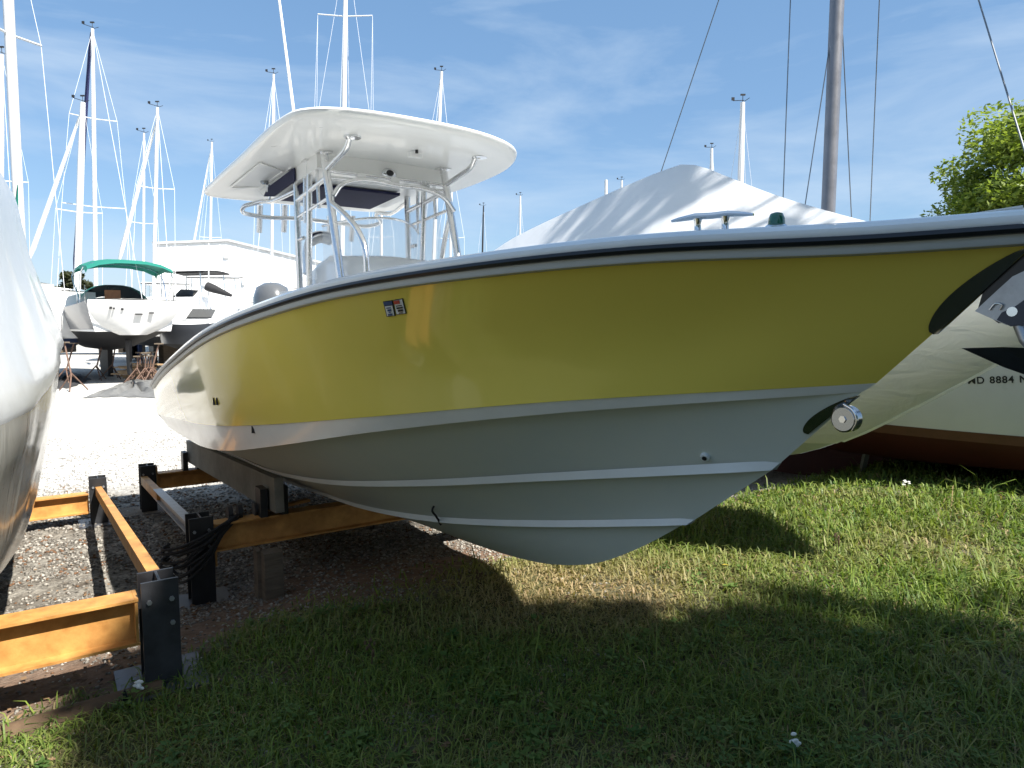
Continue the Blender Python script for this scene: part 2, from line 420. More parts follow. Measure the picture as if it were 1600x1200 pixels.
# ------------------------------------------------------------------ the yellow boat
boat = empty('center_console_boat', BL(3.7, 0, -.25), 'yellow centre console boat with white t-top standing on an orange steel rack', 'boat')
LT = 7.4
b_sheer0 = lambda l: 1.2 * (1 - (1 - np.clip(l / 4.2, 0, 1)) ** 2.4) - .12 * np.clip((np.asarray(l) - 5) / 2.4, 0, 1) ** 1.5
z_sheer = curve([0, .26, .84, 1.5, 2.25, 2.73, 3.26, 4.27, 5.13, 6.0, 6.8, 7.4], [1.80, 1.79, 1.79, 1.76, 1.70, 1.64, 1.57, 1.42, 1.275, 1.14, 1.015, .92])
def bcurve(l0, L, B, n, taper):
    return lambda l: B * (1 - (1 - np.clip((np.asarray(l, float) - l0) / L, 0, 1)) ** n) - taper * np.clip((np.asarray(l) - 4.6) / 2.8, 0, 1) ** 1.4
CHINE = ([.42, 1.3, 2.2, 3.06, 3.93, 4.8, 5.66, 7.4], [1.397, 1.272, 1.115, .945, .79, .69, .63, .50])
CUR = [  # start l, half breadth, height: sheer, knuckle, chine, strakes, keel
    (0., b_sheer0, z_sheer),
    (.38, bcurve(.38, 4., 1.12, 2.2, .07), curve([.38, 1.29, 2.16, 3.04, 3.91, 4.78, 5.66, 7.4], [1.426, 1.317, 1.19, 1.065, .956, .867, .796, .64])),
    (.42, bcurve(.42, 4., 1.07, 2.15, .12), curve(*CHINE)),
    (.71, bcurve(.71, 4., .72, 1.8, .06), curve([.71, 1.57, 2.41, 3.24, 4.07, 4.9, 7.4], [1.115, .95, .787, .651, .572, .53, .31])),
    (1.07, bcurve(1.07, 4., .42, 1.7, .04), curve([1.07, 1.89, 2.68, 3.46, 4.25, 5.5, 7.4], [.84, .655, .507, .414, .37, .28, .13])),
]
keel_z = curve([0, .38, .43, .64, .76, 1.07, 1.37, 1.62, 1.79, 2.0, 2.24, 2.53, 3.5, 4.26, 7.4], [1.80, 1.425, 1.385, 1.197, 1.085, .85, .65, .52, .463, .41, .372, .34, .28, .262, .0])
NT = 56
TT = (np.linspace(0, 1, NT)) ** 1.45
def cpts(ci, side=-1):
    l0, bf, zf = CUR[ci]; ls = l0 + (LT - l0) * TT
    return np.stack([ls, side * bf(ls), zf(ls)], 1)
def kpts():
    ls = 1.5 + (LT - 1.5) * TT; return np.stack([ls, 0 * ls, keel_z(ls)], 1)
def loft(A, B, k, bulge=None):
    rows = []
    for j in range(k + 1):
        s = j / k; P = A * (1 - s) + B * s
        if bulge is not None: P = P + bulge(s, TT)[:, :]
        rows.append([BL(*q) for q in P])
    return rows
def flare(side):
    def f(s, t):
        a = np.zeros((NT, 3)); w = np.sin(math.pi * s) * np.exp(-((t * 7 - .9) / 1.3) ** 2) * .05 * np.clip(t * 14, 0, 1)
        a[:, 1] = -side * w; return a
    return f
# lower stem between strake 2 and keel: keel row runs along the stem first
def stem_row():
    ls = np.concatenate([np.linspace(1.07, 1.5, 12)[:-1], 1.5 + (LT - 1.5) * np.linspace(0, 1, NT - 11) ** 1.2]); return np.stack([ls, 0 * ls, keel_z(ls)], 1)
def insert(P, dz=0, db=0): Q = P.copy(); Q[:, 2] += dz; Q[:, 1] *= 1 + db; return Q
sideM, stripeM, botM = MB(), MB(), MB()
for sd in (-1, 1):
    sh, kn, ch, s1, s2 = [cpts(i, sd) for i in range(5)]
    sideM.grid(loft(sh, kn, 12, flare(sd)))
    kn2 = kn.copy(); kn2[:, 1] -= sd * .006 * np.clip(TT * 20, 0, 1); kn2[:, 2] -= .001
    ch2 = ch.copy(); ch2[:, 1] += sd * .008 * np.clip(TT * 20, 0, 1)
    stripeM.grid(loft(kn, kn2, 1) ); stripeM.grid(loft(kn2, ch2, 4)); 
    ch3 = ch.copy(); ch3[:, 1] -= sd * .05 * np.clip(TT * 12, 0, 1); ch3[:, 2] += .002
    stripeM.grid(loft(ch2, ch3, 1))
    botM.grid(loft(ch3, s1, 5)); botM.grid(loft(s1, s2, 4)); botM.grid(loft(s2, stem_row(), 5))
hull_side = sideM.build('hull_side', 'yellow_gelcoat', boat, 60, label='glossy yellow gelcoat topsides')
stripe = stripeM.build('boot_stripe', 'stripe_gelcoat', boat, 35)
bottom = botM.build('hull_bottom', 'bottom_paint', boat, 50, label='grey painted vee bottom')
tv = [(z, b) for z, b in []]
# transom
T = MB()
ring = [BL(LT, CUR[i][1](LT) * -1, CUR[i][2](LT)) for i in range(5)] + [BL(LT, 0, keel_z(LT))] + [BL(LT, CUR[i][1](LT), CUR[i][2](LT)) for i in (4, 3, 2, 1, 0)]
T.prism([v - DV * 0.001 for v in ring], -DV * .03)
T.build('transom', 'white_gelcoat', boat)
# strakes
for ci in (3, 4):
    for sd in (-1, 1):
        P = cpts(ci, sd); U = cpts(ci - 1, sd)
        up = U - P; up /= np.linalg.norm(up, axis=1)[:, None]
        up[:2] = up[2]
        w = .052 * np.clip(TT * 30 + .7, 0, 1)[:, None]
        top = P + up * w * (1.0); top[:, 1] += sd * .003
        out = P.copy(); out[:, 1] += sd * .030 * np.clip(TT * 30 + .5, 0, 1); out[:, 2] -= .004
        inn = P.copy(); inn[:, 1] -= sd * .012; inn[:, 2] -= .004
        m = MB(); m.grid([[BL(*q) for q in top], [BL(*q) for q in out], [BL(*q) for q in inn]])
        m.build('spray_strake', 'strake_paint', boat, 30)
# gunwale mouldings swept along the sheer
def sheer_frame(side):
    ls = LT * (np.linspace(0, 1, 90) ** 1.5); b = side * b_sheer0(ls); z = z_sheer(ls)
    P = np.stack([ls, b, z], 1); tan = np.gradient(P[:, :2], axis=0); tan /= np.linalg.norm(tan, axis=1)[:, None]
    nrm = np.stack([tan[:, 1], -tan[:, 0]], 1) * -1
    s = np.sign(nrm[:, 1] * side); s[s == 0] = 1; s[:3] = s[4]
    nrm *= s[:, None]
    return P, nrm
def sweep(side, prof, name, m, parent=boat, sm=40, label=None):
    P, N = sheer_frame(side); rows = []
    for (o, h) in prof:
        q = P.copy(); q[:, :2] += N * o; q[:, 2] += h
        q[:, 1] = np.where(q[:, 1] * side < 0, 0, q[:, 1])
        rows.append([BL(*v) for v in q])
    mb = MB(); mb.grid(rows, False); return mb.build(name, m, parent, sm, label)
for sd in (-1, 1):
    sweep(sd, [(.0, -.012), (.018, -.008), (.022, .000), (.022, .016), (.0, .018)], 'rub_rail_lip', 'grey_trim')
    sweep(sd, [(.016, .015), (.034, .017), (.040, .027), (.034, .038), (.016, .040)], 'rub_rail', 'black_rubber')
    sweep(sd, [(.0, .038), (.027, .039), (.029, .045), (.024, .060), (.018, .063), (.015, .065), (.002, .074), (-.02, .079), (-.07, .082), (-.14, .083), (-.20, .082), (-.215, .075), (-.22, .06), (-.22, .0), (-.22, -.12)], 'gunwale', 'white_gelcoat')
# foredeck and cockpit
dk = MB(); rows = []
for l in np.linspace(.04, 2.3, 26):
    hb = max(.0, b_sheer0(l) - .12); z = z_sheer(l) + .0815
    rows.append([BL(l, hb * s, z + .008 * (1 - s * s)) for s in np.linspace(-1, 1, 11)])
dk.grid(rows); dk.build('foredeck', 'white_gelcoat', boat, 40)
ck = MB(); rows = []
for l in np.linspace(2.3, LT, 20):
    hb = b_sheer0(l) - .222; z = z_sheer(l) + .06; zs = float(np.interp(l, [2.3, 3.2, 4.5, 7.4], [1.30, 1.06, .88, .72])); hi = min(hb - .1, float(CUR[2][1](l)) - .12)
    rows.append([BL(l, -hb, z), BL(l, -hi - .06, zs + .08), BL(l, -hi, zs), BL(l, 0, zs + .01), BL(l, hi, zs), BL(l, hi + .06, zs + .08), BL(l, hb, z)])
ck.grid(rows); ck.prism([BL(2.3, s * (b_sheer0(2.3) - .16), z) for s, z in ((-1, z_sheer(2.3) + .085), (1, z_sheer(2.3) + .085), (.68, 1.29), (-.68, 1.29))], -DV * .02)
ck.build('cockpit_liner', 'white_gelcoat', boat, 30)
# surface lookup for fittings
bm_v, bm_f = [], []
for M in (sideM, stripeM, botM):
    k = len(bm_v); bm_v += M.v; bm_f += [tuple(i + k for i in f) for f in M.f]
bvh = BVHTree.FromPolygons(bm_v, bm_f)
def on_hull(px, py, lift=.003):
    o = Vector((0, 0, EYE)); s = sight(px, py).normalized(); h = bvh.ray_cast(o, s)
    if h[0] is None: return None, None
    n = h[1] if h[1].dot(s) < 0 else -h[1]
    return h[0] + n * lift, n
# registration decals
def decal(corners, name, m, lift, parent=boat, th=.0012):
    pts = []
    for q in corners:
        p, n = on_hull(*q, lift); pts.append(p)
    mb = MB(); mb.prism(pts, n * th); return mb.build(name, m, parent)
def quad_in(c, u0, v0, u1, v1):
    (ax, ay), (bx, by), (cx, cy), (dx, dy) = c
    f = lambda u, v: ((ax * (1 - u) + bx * u) * (1 - v) + (dx * (1 - u) + cx * u) * v, (ay * (1 - u) + by * u) * (1 - v) + (dy * (1 - u) + cy * u) * v)
    return [f(u0, v0), f(u1, v0), f(u1, v1), f(u0, v1)]
c1 = [(599, 470.5), (614, 468.5), (619, 493), (605, 494.5)]
c2 = [(615.5, 468), (630, 465.5), (636, 489.5), (620.5, 491.5)]
d1 = decal(c1, 'registration_decal', 'decal_black', .002)
decal(quad_in(c1, .06, .04, .94, .26), 'colour_band', 'decal_blue', .0045, d1)
decal(quad_in(c1, .12, .32, .9, .95), 'white_field', 'decal_white', .0045, d1)
for u0, v0, u1, v1 in ((.28, .40, .72, .46), (.34, .52, .72, .64), (.42, .68, .62, .74), (.3, .80, .74, .92)):
    decal(quad_in(c1, u0, v0, u1, v1), 'print_mark', 'decal_blue', .007, d1)
d2 = decal(c2, 'registration_decal', 'decal_black', .002)
decal(quad_in(c2, .06, .05, .94, .95), 'white_field', 'decal_white', .0045, d2)
decal(quad_in(c2, .06, .05, .66, .28), 'colour_band', 'decal_red', .007, d2)
for u0, v0, u1, v1 in ((.2, .38, .8, .43), (.2, .50, .85, .60), (.3, .66, .8, .80), (.34, .86, .7, .91)):
    decal(quad_in(c2, u0, v0, u1, v1), 'print_mark', 'decal_black', .007, d2)
# through-hull fittings
def fitting(px, py, r, name, m1, m2):
    p, n = on_hull(px, py, 0); x = n.orthogonal().normalized(); y = n.cross(x)
    a = MB(); a.tube([p - n * .01, p + n * .008, p + n * .012], [r, r, r * .8], 14); o = a.build(name, m1, boat, 40)
    b = MB(); b.tube([p + n * .010, p + n * .0145], r * .5, 12); b.build('drain_hole', m2, o)
fitting(1102, 713, .017, 'through_hull_fitting', 'strake_paint', 'black_plastic')
for q in ((335, 627), (340, 627)):
    p, n = on_hull(*q, .0); a = MB(); a.box(p + n * .001, (.012, .012, .045)); a.build('vent_slot', 'black_plastic', boat)
p, n = on_hull(396, 671, 0); a = MB(); a.box(p + n * .001, (.015, .015, .04)); a.build('vent_slot', 'black_plastic', boat)
p, n = on_hull(678, 791, 0); q, _ = on_hull(690, 812, 0)
a = MB(); a.tube(smooth_path([p - n * .004, p + n * .015, (p + q) / 2 + n * .02 + PV * .0, q + n * .02, q + n * .01 - Vector((0, 0, .02))], 4), .006, 6); a.build('scupper_tie', 'black_rope', boat, 60)
# mirror guards on the stem
def stem_guard(z0, z1, wmax, name):
    zs = np.linspace(z0, z1, 26); ls_tab = np.linspace(0, 1.6, 400); zt = keel_z(ls_tab)
    obj = MB()
    for sd in (-1, 1):
        rows = []
        for f in (0, .33, .66, 1):
            row = []
            for i, z in enumerate(zs):
                s = i / (len(zs) - 1); w = wmax * math.sin(math.pi * min(1, max(0, s))) ** .6
                l = float(np.interp(-z, -zt, ls_tab)) + w * f + .004
                o = BL(l, sd * 3, z - w * f * .15); h = bvh.ray_cast(o, PV * -sd)
                b = abs((h[0].dot(PV)) - CL) if h[0] is not None else 0
                row.append(BL(l - .006 * (1 - f), sd * (b + .006), z - w * f * .15))
            rows.append(row)
        obj.grid(rows)
    return obj.build(name, 'black_chrome', boat, 60)
stem_guard(1.57, 1.785, .058, 'stem_guard')
bg = stem_guard(1.25, 1.385, .045, 'bow_eye_guard')
c = at_b(1319, 655, -.02)
m = MB(); m.tube([c + PV * .03, c - PV * .004, c - PV * .008], [.040, .040, .035], 24); o = m.build('bow_eye_pad', 'dark_steel', boat, 30)
m = MB(); m.tube([c - PV * .006, c - PV * .012], .011, 6); m.build('bolt', 'stainless', o, 40)
m = MB(); m.tube(smooth_path([c + DV * .0 + Vector((0, 0, .045)) - PV * .004, c + DV * .03 + Vector((0, 0, .03)) - PV * .006, c + DV * .043 - PV * .006, c + DV * .03 - Vector((0, 0, .03)) - PV * .004], 5), .005, 8); m.build('ring', 'stainless', o, 60)
# bow roller
br = MB()
for sd in (-1, 1):
    br.prism([BL(.0, sd * .05, 1.855), BL(-.16, sd * .05, 1.85), BL(-.22, sd * .05, 1.78), BL(-.15, sd * .05, 1.75), BL(-.02, sd * .05, 1.82), BL(.0, sd * .05, 1.835)], PV * .008)
br.box(BL(-.06, 0, 1.835), (.1, .008, .16), (PV, Vector((0, 0, 1)), DV))
o = br.build('bow_roller', 'stainless', boat)
m = MB(); m.tube([BL(-.15, -.05, 1.82), BL(-.15, .055, 1.82)], .03, 14); m.build('roller', 'black_rubber', o, 50)
# cleats
def cleat(l, b, side):
    rot = math.atan2(.28, 1)
    f = (DV * math.cos(rot * 1.0) + PV * (side * -.42)).normalized() * 1.0
    z = float(z_sheer(l)) + .083; cpt = BL(l, b, z); up = Vector((0, 0, 1)); sdv = up.cross(f)
    m = MB(); pts = [cpt + f * x + up * h for x, h in ((-.125, .046), (-.10, .049), (-.05, .054), (0, .052), (.05, .054), (.10, .049), (.125, .046))]
    rows = []
    for p_, (w, t) in zip(pts, ((.008, .004), (.014, .007), (.020, .010), (.018, .010), (.020, .010), (.014, .007), (.008, .004))):
        rows.append([p_ + sdv * (w * math.cos(a)) + up * (t * math.sin(a)) for a in np.linspace(0, 2 * math.pi, 10, endpoint=False)])
    m.grid(rows, True); m.add(rows[0], [tuple(range(10))]); m.add(rows[-1], [tuple(range(10))])
    o = m.build('cleat', 'stainless', boat, 60)
    for x in (-.042, .042):
        q = MB(); q.tube([cpt + f * x, cpt + f * x + up * .006, cpt + f * x + up * .03, cpt + f * x + up * .052], [.018, .011, .010, .016], 10); q.build('post', 'stainless', o, 60)
cleat(.75, -.295, -1); cleat(.75, .295, 1); cleat(6.4, -1.0, 0); cleat(6.4, 1.0, 0)
m = MB(); c = BL(.60, -.185, float(z_sheer(.6)) + .085)
m.tube([c, c + Vector((0, 0, .008)), c + Vector((0, 0, .016))], [.036, .036, .026], 18); o = m.build('navigation_light', 'stainless', boat, 40)
m = MB(); m.tube([c + Vector((0, 0, .014)), c + Vector((0, 0, .035)), c + Vector((0, 0, .048)), c + Vector((0, 0, .052))], [.025, .023, .018, .006], 16); m.build('green_lens', 'green_lens', o, 60)
m = MB(); c = BL(.60, .185, float(z_sheer(.6)) + .085); m.tube([c, c + Vector((0, 0, .016)), c + Vector((0, 0, .048))], [.036, .028, .018], 16); m.build('navigation_light', 'stainless', boat, 50)

# ---- t-top
def tt_s(l, b): return min(1, max(abs(b) / .87, abs(l - 4.32) / 1.52))
def tt_z(l, b): return 2.70 + .07 * (1 - tt_s(l, b) ** 2.2)
OL_R = [(2.80, -.30), (2.80, -.15), (2.81, 0), (2.835, .15), (2.875, .28), (2.95, .43), (3.06, .56), (3.22, .67), (3.42, .755), (3.7, .815), (4.1, .855), (4.64, .87), (5.2, .87), (5.5, .86), (5.66, .82), (5.76, .74), (5.80, .6),
        (5.81, .3), (5.81, 0), (5.81, -.3), (5.80, -.6), (5.79, -.74), (5.74, -.81), (5.6, -.845), (5.3, -.855), (4.7, -.865), (4.2, -.87), (3.7, -.885), (3.35, -.89), (3.15, -.88), (3.03, -.86), (2.96, -.82), (2.90, -.76), (2.85, -.66), (2.82, -.54), (2.805, -.42)]
def tt_outline():
    P_ = np.array(OL_R + OL_R[:1]); t = np.arange(len(P_)); u = np.linspace(0, len(P_) - 1, 109)[:-1]
    return list(zip(curve(t, P_[:, 0])(u), curve(t, P_[:, 1])(u)))
OL = tt_outline(); cc = (4.3, 0)
def ttrow(s, dz, flat=False):
    return [BL(cc[0] + (l - cc[0]) * s, b * s, 2.70 + .07 * (1 - s ** 2.2) + dz) for (l, b) in OL]
tm = MB()
tm.grid([ttrow(s, dz) for s, dz in ((.02, -.05), (.35, -.05), (.6, -.048), (.8, -.042), (.95, -.034), (.985, -.024), (.997, -.010), (1.0, .002), (.996, .010), (.98, .017), (.9, .026), (.7, .038), (.35, .046), (.02, .048))], True)
ttop = tm.build('t_top', 't_top_white', boat, 35, label='white moulded hardtop with tube frame')
UNDER = lambda l, b: tt_z(l, b) - .05
def sub(mb, name, m, sm=45, parent=ttop): return mb.build(name, m, parent, sm)
for sd, B in ((-1, -.45), (1, .42)):
    for (l1, z1, l0, z0, r) in ((3.78, UNDER(3.78, B), 3.19, .84, .026), (4.07, UNDER(4.07, B), 4.24, .78, .021), (4.38, UNDER(4.38, B), 4.33, .78, .023)):
        m = MB(); m.tube([BL(l1, B, z1 - .002), BL(l0, B, z0)], r, 12); sub(m, 'leg', 'aluminium')
        m = MB(); m.box(BL(l1, B, z1 - .006), (.09, .09, .012), (DV, PV, Vector((0, 0, 1)))); sub(m, 'mounting_plate', 'aluminium')
    pts = [BL(3.655, B, 2.36), BL(3.42, B, 2.255), BL(3.2, B, 2.12), BL(3.12, B, 2.03), BL(3.10, B, 1.9), BL(3.10, B, 1.7)] if sd < 0 else [BL(3.665, B, 2.37), BL(3.74, B, 2.25), BL(3.80, B, 2.10), BL(3.83, B, 1.9)]
    m = MB(); m.tube(smooth_path(pts, 5), .018, 10); sub(m, 'brace', 'aluminium')
    m = MB(); m.tube(smooth_path([BL(3.74, B, 2.58), BL(3.55, B, 2.61), BL(3.37, B, 2.65), BL(3.30, B, 2.70), BL(3.28, B, UNDER(3.28, B))], 5), .018, 10); sub(m, 'brace', 'aluminium')
    m = MB(); c = BL(3.28, B, UNDER(3.28, B)); m.tube([c - Vector((0, 0, .010)), c + Vector((0, 0, .004))], .05, 16); sub(m, 'flange', 'stainless')
    m = MB(); m.tube([BL(3.72, B, 2.535), BL(4.39, B, 2.475)], .017, 10); sub(m, 'side_rail', 'aluminium')
    for (l0, z0, l1, z1, r) in ((3.93, UNDER(3.93, B), 3.90, 2.36, .012), (4.18, UNDER(4.18, B), 4.20, 2.30, .012), (3.70, 2.40, 4.35, 2.36, .012)):
        m = MB(); m.tube([BL(l0, B, z0), BL(l1, B, z1)], r, 8); sub(m, 'strut', 'aluminium')
    m = MB(); m.tube([BL(4.23, B, 2.2), BL(4.35, B, 2.2)], .014, 8); sub(m, 'clamp', 'aluminium')
for z, r in ((2.575, .013), (2.535, .012)):
    m = MB(); m.tube([BL(3.735, -.45, z), BL(3.735, .42, z)], r, 10); sub(m, 'crossbar', 'aluminium')
for b in (-.22, .02, .25):
    m = MB(); m.box(BL(3.735, b, 2.555), (.034, .06, .055), (DV, PV, Vector((0, 0, 1)))); sub(m, 'coupling', 'aluminium')
m = MB(); m.tube(smooth_path([BL(3.62, -.45, 2.40), BL(3.62, -.40, 2.47), BL(3.62, -.30, 2.51), BL(3.62, .0, 2.51), BL(3.62, .22, 2.505), BL(3.62, .36, 2.45), BL(3.62, .42, 2.38)], 5), .016, 10); sub(m, 'grab_hoop', 'aluminium')
# raised moulding behind the front edge: vertical step with the light in it
m = MB(); m.prism([BL(l, -.47, z) for l, z in ((3.86, 2.775), (3.86, 2.615), (4.85, 2.575), (5.18, 2.62), (5.36, 2.70), (5.40, 2.745))], PV * .92)
eb = m.build('electronics_box', 't_top_white', ttop)
m = MB(); m.prism([BL(4.25, -.44, 2.590), BL(4.25, .30, 2.590), BL(4.84, .30, 2.566), BL(4.84, -.44, 2.566)], Vector((0, 0, -.02))); sub(m, 'canvas_panel', 'navy_canvas')
m = MB(); m.prism([BL(4.30, -.478, 2.69), BL(4.30, -.478, 2.60), BL(4.85, -.478, 2.575), BL(5.12, -.478, 2.615), BL(5.0, -.478, 2.665)], -PV * .01); sub(m, 'side_pocket', 'navy_canvas')
m = MB(); c = at_l(608, 271, 3.855); m.ell(c, .055, .035, .02, 16, 8, (PV, Vector((0, 0, 1)), DV)); o = sub(m, 'dome_light', 'stainless')
m = MB(); m.ell(c + DV * .012, .03, .022, .018, 14, 8, (PV, Vector((0, 0, 1)), DV)); m.build('lens', 'black_plastic', ttop, 60)
c = BL(3.42, .02, UNDER(3.42, .02))
m = MB(); m.box(c - Vector((0, 0, .028)), (.03, .085, .03), (DV, PV, Vector((0, 0, 1)))); sub(m, 'spreader_light', 'white_paint', 0)
m = MB(); m.tube([c + DV * .03, c + DV * .03 - Vector((0, 0, .02))], .01, 8); sub(m, 'light_bracket', 'black_plastic')
# hatch outline and latch near the aft starboard corner
for (l0, b0, l1, b1) in ((4.2, -.74, 5.2, -.72), (5.2, -.72, 5.2, -.50), (5.2, -.50, 4.5, -.50), (4.5, -.5, 4.2, -.74)):
    m = MB(); m.bar(BL(l0, b0, UNDER(l0, b0) - .001), BL(l1, b1, UNDER(l1, b1) - .001), .014, .008); sub(m, 'hatch_bead', 't_top_white', 0)
c = BL(4.92, -.53, UNDER(4.92, -.53)); m = MB(); m.tube([c, c - Vector((0, 0, .02)), c - Vector((0, 0, .026))], [.032, .03, .02], 14); sub(m, 'hatch_latch', 'dark_steel')
c = BL(5.0, -.47, 2.66); m = MB(); m.box(c - Vector((0, 0, .0)), (.05, .03, .06)); m.tube([c - Vector((0, 0, .02)), c - Vector((0, 0, .06)), c - Vector((0, 0, .06)) - DV * .04 - Vector((0, 0, .03))], .009, 6); sub(m, 'outrigger_hook', 'stainless')
# rod rail
def zl(px, py, l): return at_l(300 + px * .33125, 140 + py * .33125, l)
rail = [BL(4.38, -.45, 2.55), BL(4.75, -.52, 2.52), zl(300, 535, 5.15), zl(245, 552, 5.2), zl(240, 578, 5.28), zl(300, 595, 5.32), zl(520, 610, 5.32), zl(700, 632, 5.32), zl(850, 642, 5.32), zl(888, 628, 5.25), zl(868, 592, 5.15), BL(4.8, .47, 2.52), BL(4.38, .42, 2.55)]
m = MB(); m.tube(smooth_path(rail, 5), .017, 10); sub(m, 'rod_rail', 'aluminium')
for px in (320, 437, 650, 758):
    py = 560 if px < 500 else 610
    a = zl(px, py - 4, 5.36); m = MB(); m.tube([a + Vector((0, 0, .02)), a - Vector((0, 0, .10)) - DV * .02, a - Vector((0, 0, .2)) - DV * .05], [.026, .024, .024], 10); sub(m, 'rod_holder', 'aluminium')
# whip antenna and coax
ap = at_l(459, 176, 4.5); bp_ = at(431, -40, ap.y + .1); dr = (ap - bp_); ab = ap + dr * ((2.76 - ap.z) / dr.z)
m = MB(); m.tube([ab, ap, bp_, bp_ - dr * .6], [.013, .012, .009, .006], 8); m.build('antenna', 'white_paint', ttop, 60)
m = MB(); m.tube([ab - Vector((0, 0, .02)), ab + Vector((0, 0, .06))], .03, 10); m.build('antenna_mount', 'stainless', ttop, 50)
# console
con = MB()
sec = [(3.40, .34, 1.55), (3.50, .38, 1.93), (3.62, .40, 2.02), (3.95, .41, 2.06), (4.25, .40, 2.02), (4.35, .38, 1.6), (4.36, .38, .8)]
rows = []
for (l, b, z) in sec:
    rows.append([BL(l, -b, .80), BL(l, -b, (z - .06)), BL(l, -b + .05, z), BL(l, 0, z + .02), BL(l, b - .05, z), BL(l, b, z - .06), BL(l, b, .80)])
con.grid(rows); con.add(rows[0], [tuple(range(7))]); con.add(rows[-1], [tuple(range(7))])
console = con.build('console', 'white_gelcoat', boat, 40)
m = MB(); ws = []
for t in np.linspace(-1, 1, 15):
    a = t * .9; ws.append((BL(3.70 + .28 * t * t, .40 * t, 2.03), BL(3.80 + .28 * t * t, .37 * t, 2.32 - .05 * t * t)))
m.grid([[w[0] for w in ws], [w[1] for w in ws]]); m.build('windscreen', 'clear_vinyl', console, 60)
m = MB(); m.tube([w[1] for w in ws], .008, 6); m.build('windscreen_trim', 'aluminium', console, 60)
m = MB(); m.box(BL(4.30, .02, 1.95), (.05, .34, .12), (DV, PV, Vector((0, 0, 1)))); m.build('display', 'black_plastic', console)
m = MB(); wc = BL(4.45, -.02, 1.85); m.tube([wc + PV * (.18 * math.cos(a)) + (Vector((0, 0, 1)) * .95 - DV * .3).normalized() * (.18 * math.sin(a)) for a in np.linspace(0, 2 * math.pi, 25)], .011, 8); m.build('steering_wheel', 'stainless', console, 60)
# clear side curtains
for sd, B, (l0, l1) in ((1, .42, (3.86, 4.34)), (-1, -.45, (4.08, 4.35))):
    m = MB(); rows = []
    for z, s in ((2.5, 0), (2.3, .3), (2.1, .6), (1.9, 1.)):
        rows.append([BL(l0 + (l1 - l0) * u - .08 * s, B + .012 * math.sin(u * 9 + z * 14), z) for u in np.linspace(0, 1, 12)])
    m.grid(rows); m.build('clear_curtain', 'clear_vinyl', console, 60)
# leaning post with padded backrest
lp = MB(); lp.box(BL(4.95, 0, 1.30), (.36, .72, .9), (DV, PV, Vector((0, 0, 1)))); post = lp.build('leaning_post', 'white_gelcoat', boat)
m = MB(); m.box(BL(4.92, 0, 1.80), (.40, .76, .11), (DV, PV, Vector((0, 0, 1)))); m.build('seat_cushion', 'white_paint', post)
hp = [at_l(479, 428, 4.72), at_l(480, 385, 4.80), at_l(485, 372, 4.84), at_l(500, 366, 4.86), at_l(516, 370, 4.86), at_l(523, 382, 4.84), at_l(524, 428, 4.8)]
m = MB(); m.tube(smooth_path(hp, 5), .028, 10); m.build('backrest_hoop', 'aluminium', post, 60)
m = MB(); m.tube(smooth_path([q - Vector((0, 0, .035)) for q in hp[2:5]], 6), .035, 12); m.build('backrest_pad', 'white_paint', post, 60)
# bow seat cushions seen as grey domes behind the gunwale
seat = MB(); seat.box(BL(3.02, .50, 1.42), (.5, .8, .74), (DV, PV, Vector((0, 0, 1)))); seat = seat.build('forward_seat', 'white_gelcoat', boat)
for b_ in (.30, .70):
    m = MB(); rows = []
    for z_, k in ((1.79, 1.0), (1.87, 1.03), (1.92, .96), (1.945, .75), (1.95, .3)):
        rows.append([BL(3.02 + .24 * k * math.copysign(abs(math.cos(a)) ** .5, math.cos(a)), b_ + .19 * k * math.copysign(abs(math.sin(a)) ** .5, math.sin(a)), z_) for a in np.linspace(0, 2 * math.pi, 24, endpoint=False)])
    m.grid(rows, True); m.build('seat_cushion', 'grey_canvas', seat, 50)
# outboard
ob = MB(); rows = []
for z, s in ((1.1, .75), (1.25, .95), (1.6, 1.0), (1.9, .95), (2.02, .78), (2.07, .4), (2.08, .02)):
    rows.append([BL(7.72 + .30 * s * math.cos(a), .25 + .22 * s * math.sin(a), z) for a in np.linspace(0, 2 * math.pi, 18, endpoint=False)])
ob.grid(rows, True); outb = ob.build('outboard_motor', 'grey_cowl', boat, 50)
m = MB(); m.box(BL(7.72, .25, .75), (.22, .16, .9), (DV, PV, Vector((0, 0, 1)))); m.box(BL(7.6, .25, .85), (.4, .22, .25), (DV, PV, Vector((0, 0, 1)))); m.build('midsection', 'grey_cowl', outb)
m = MB(); m.ell(BL(7.75, .25, .32), .36, .07, .09, 14, 8, (DV, PV, Vector((0, 0, 1)))); m.prism([BL(7.65, .24, .3), BL(7.9, .24, .3), BL(7.95, .24, .05), BL(7.8, .24, .05)], PV * .02); m.build('gearcase', 'grey_cowl', outb, 50)
m = MB()
for k in range(3):
    a = k * 2.094; e = PV * math.cos(a) + Vector((0, 0, 1)) * math.sin(a); g = DV.cross(e)
    m.prism([BL(8.13, .25, .32) + e * .02 - g * .03, BL(8.13, .25, .32) + e * .16 - g * .06 + DV * .03, BL(8.13, .25, .32) + e * .17 + g * .05 - DV * .03, BL(8.13, .25, .32) + e * .02 + g * .03], DV * .008)
m.build('propeller', 'stainless', outb)
m = MB(); m.ell(at_l(345, 716, 7.5), .07, .06, .03, 12, 8, (PV, DV, Vector((0, 0, 1)))); m.build('trim_tab', 'grey_trim', boat, 60)

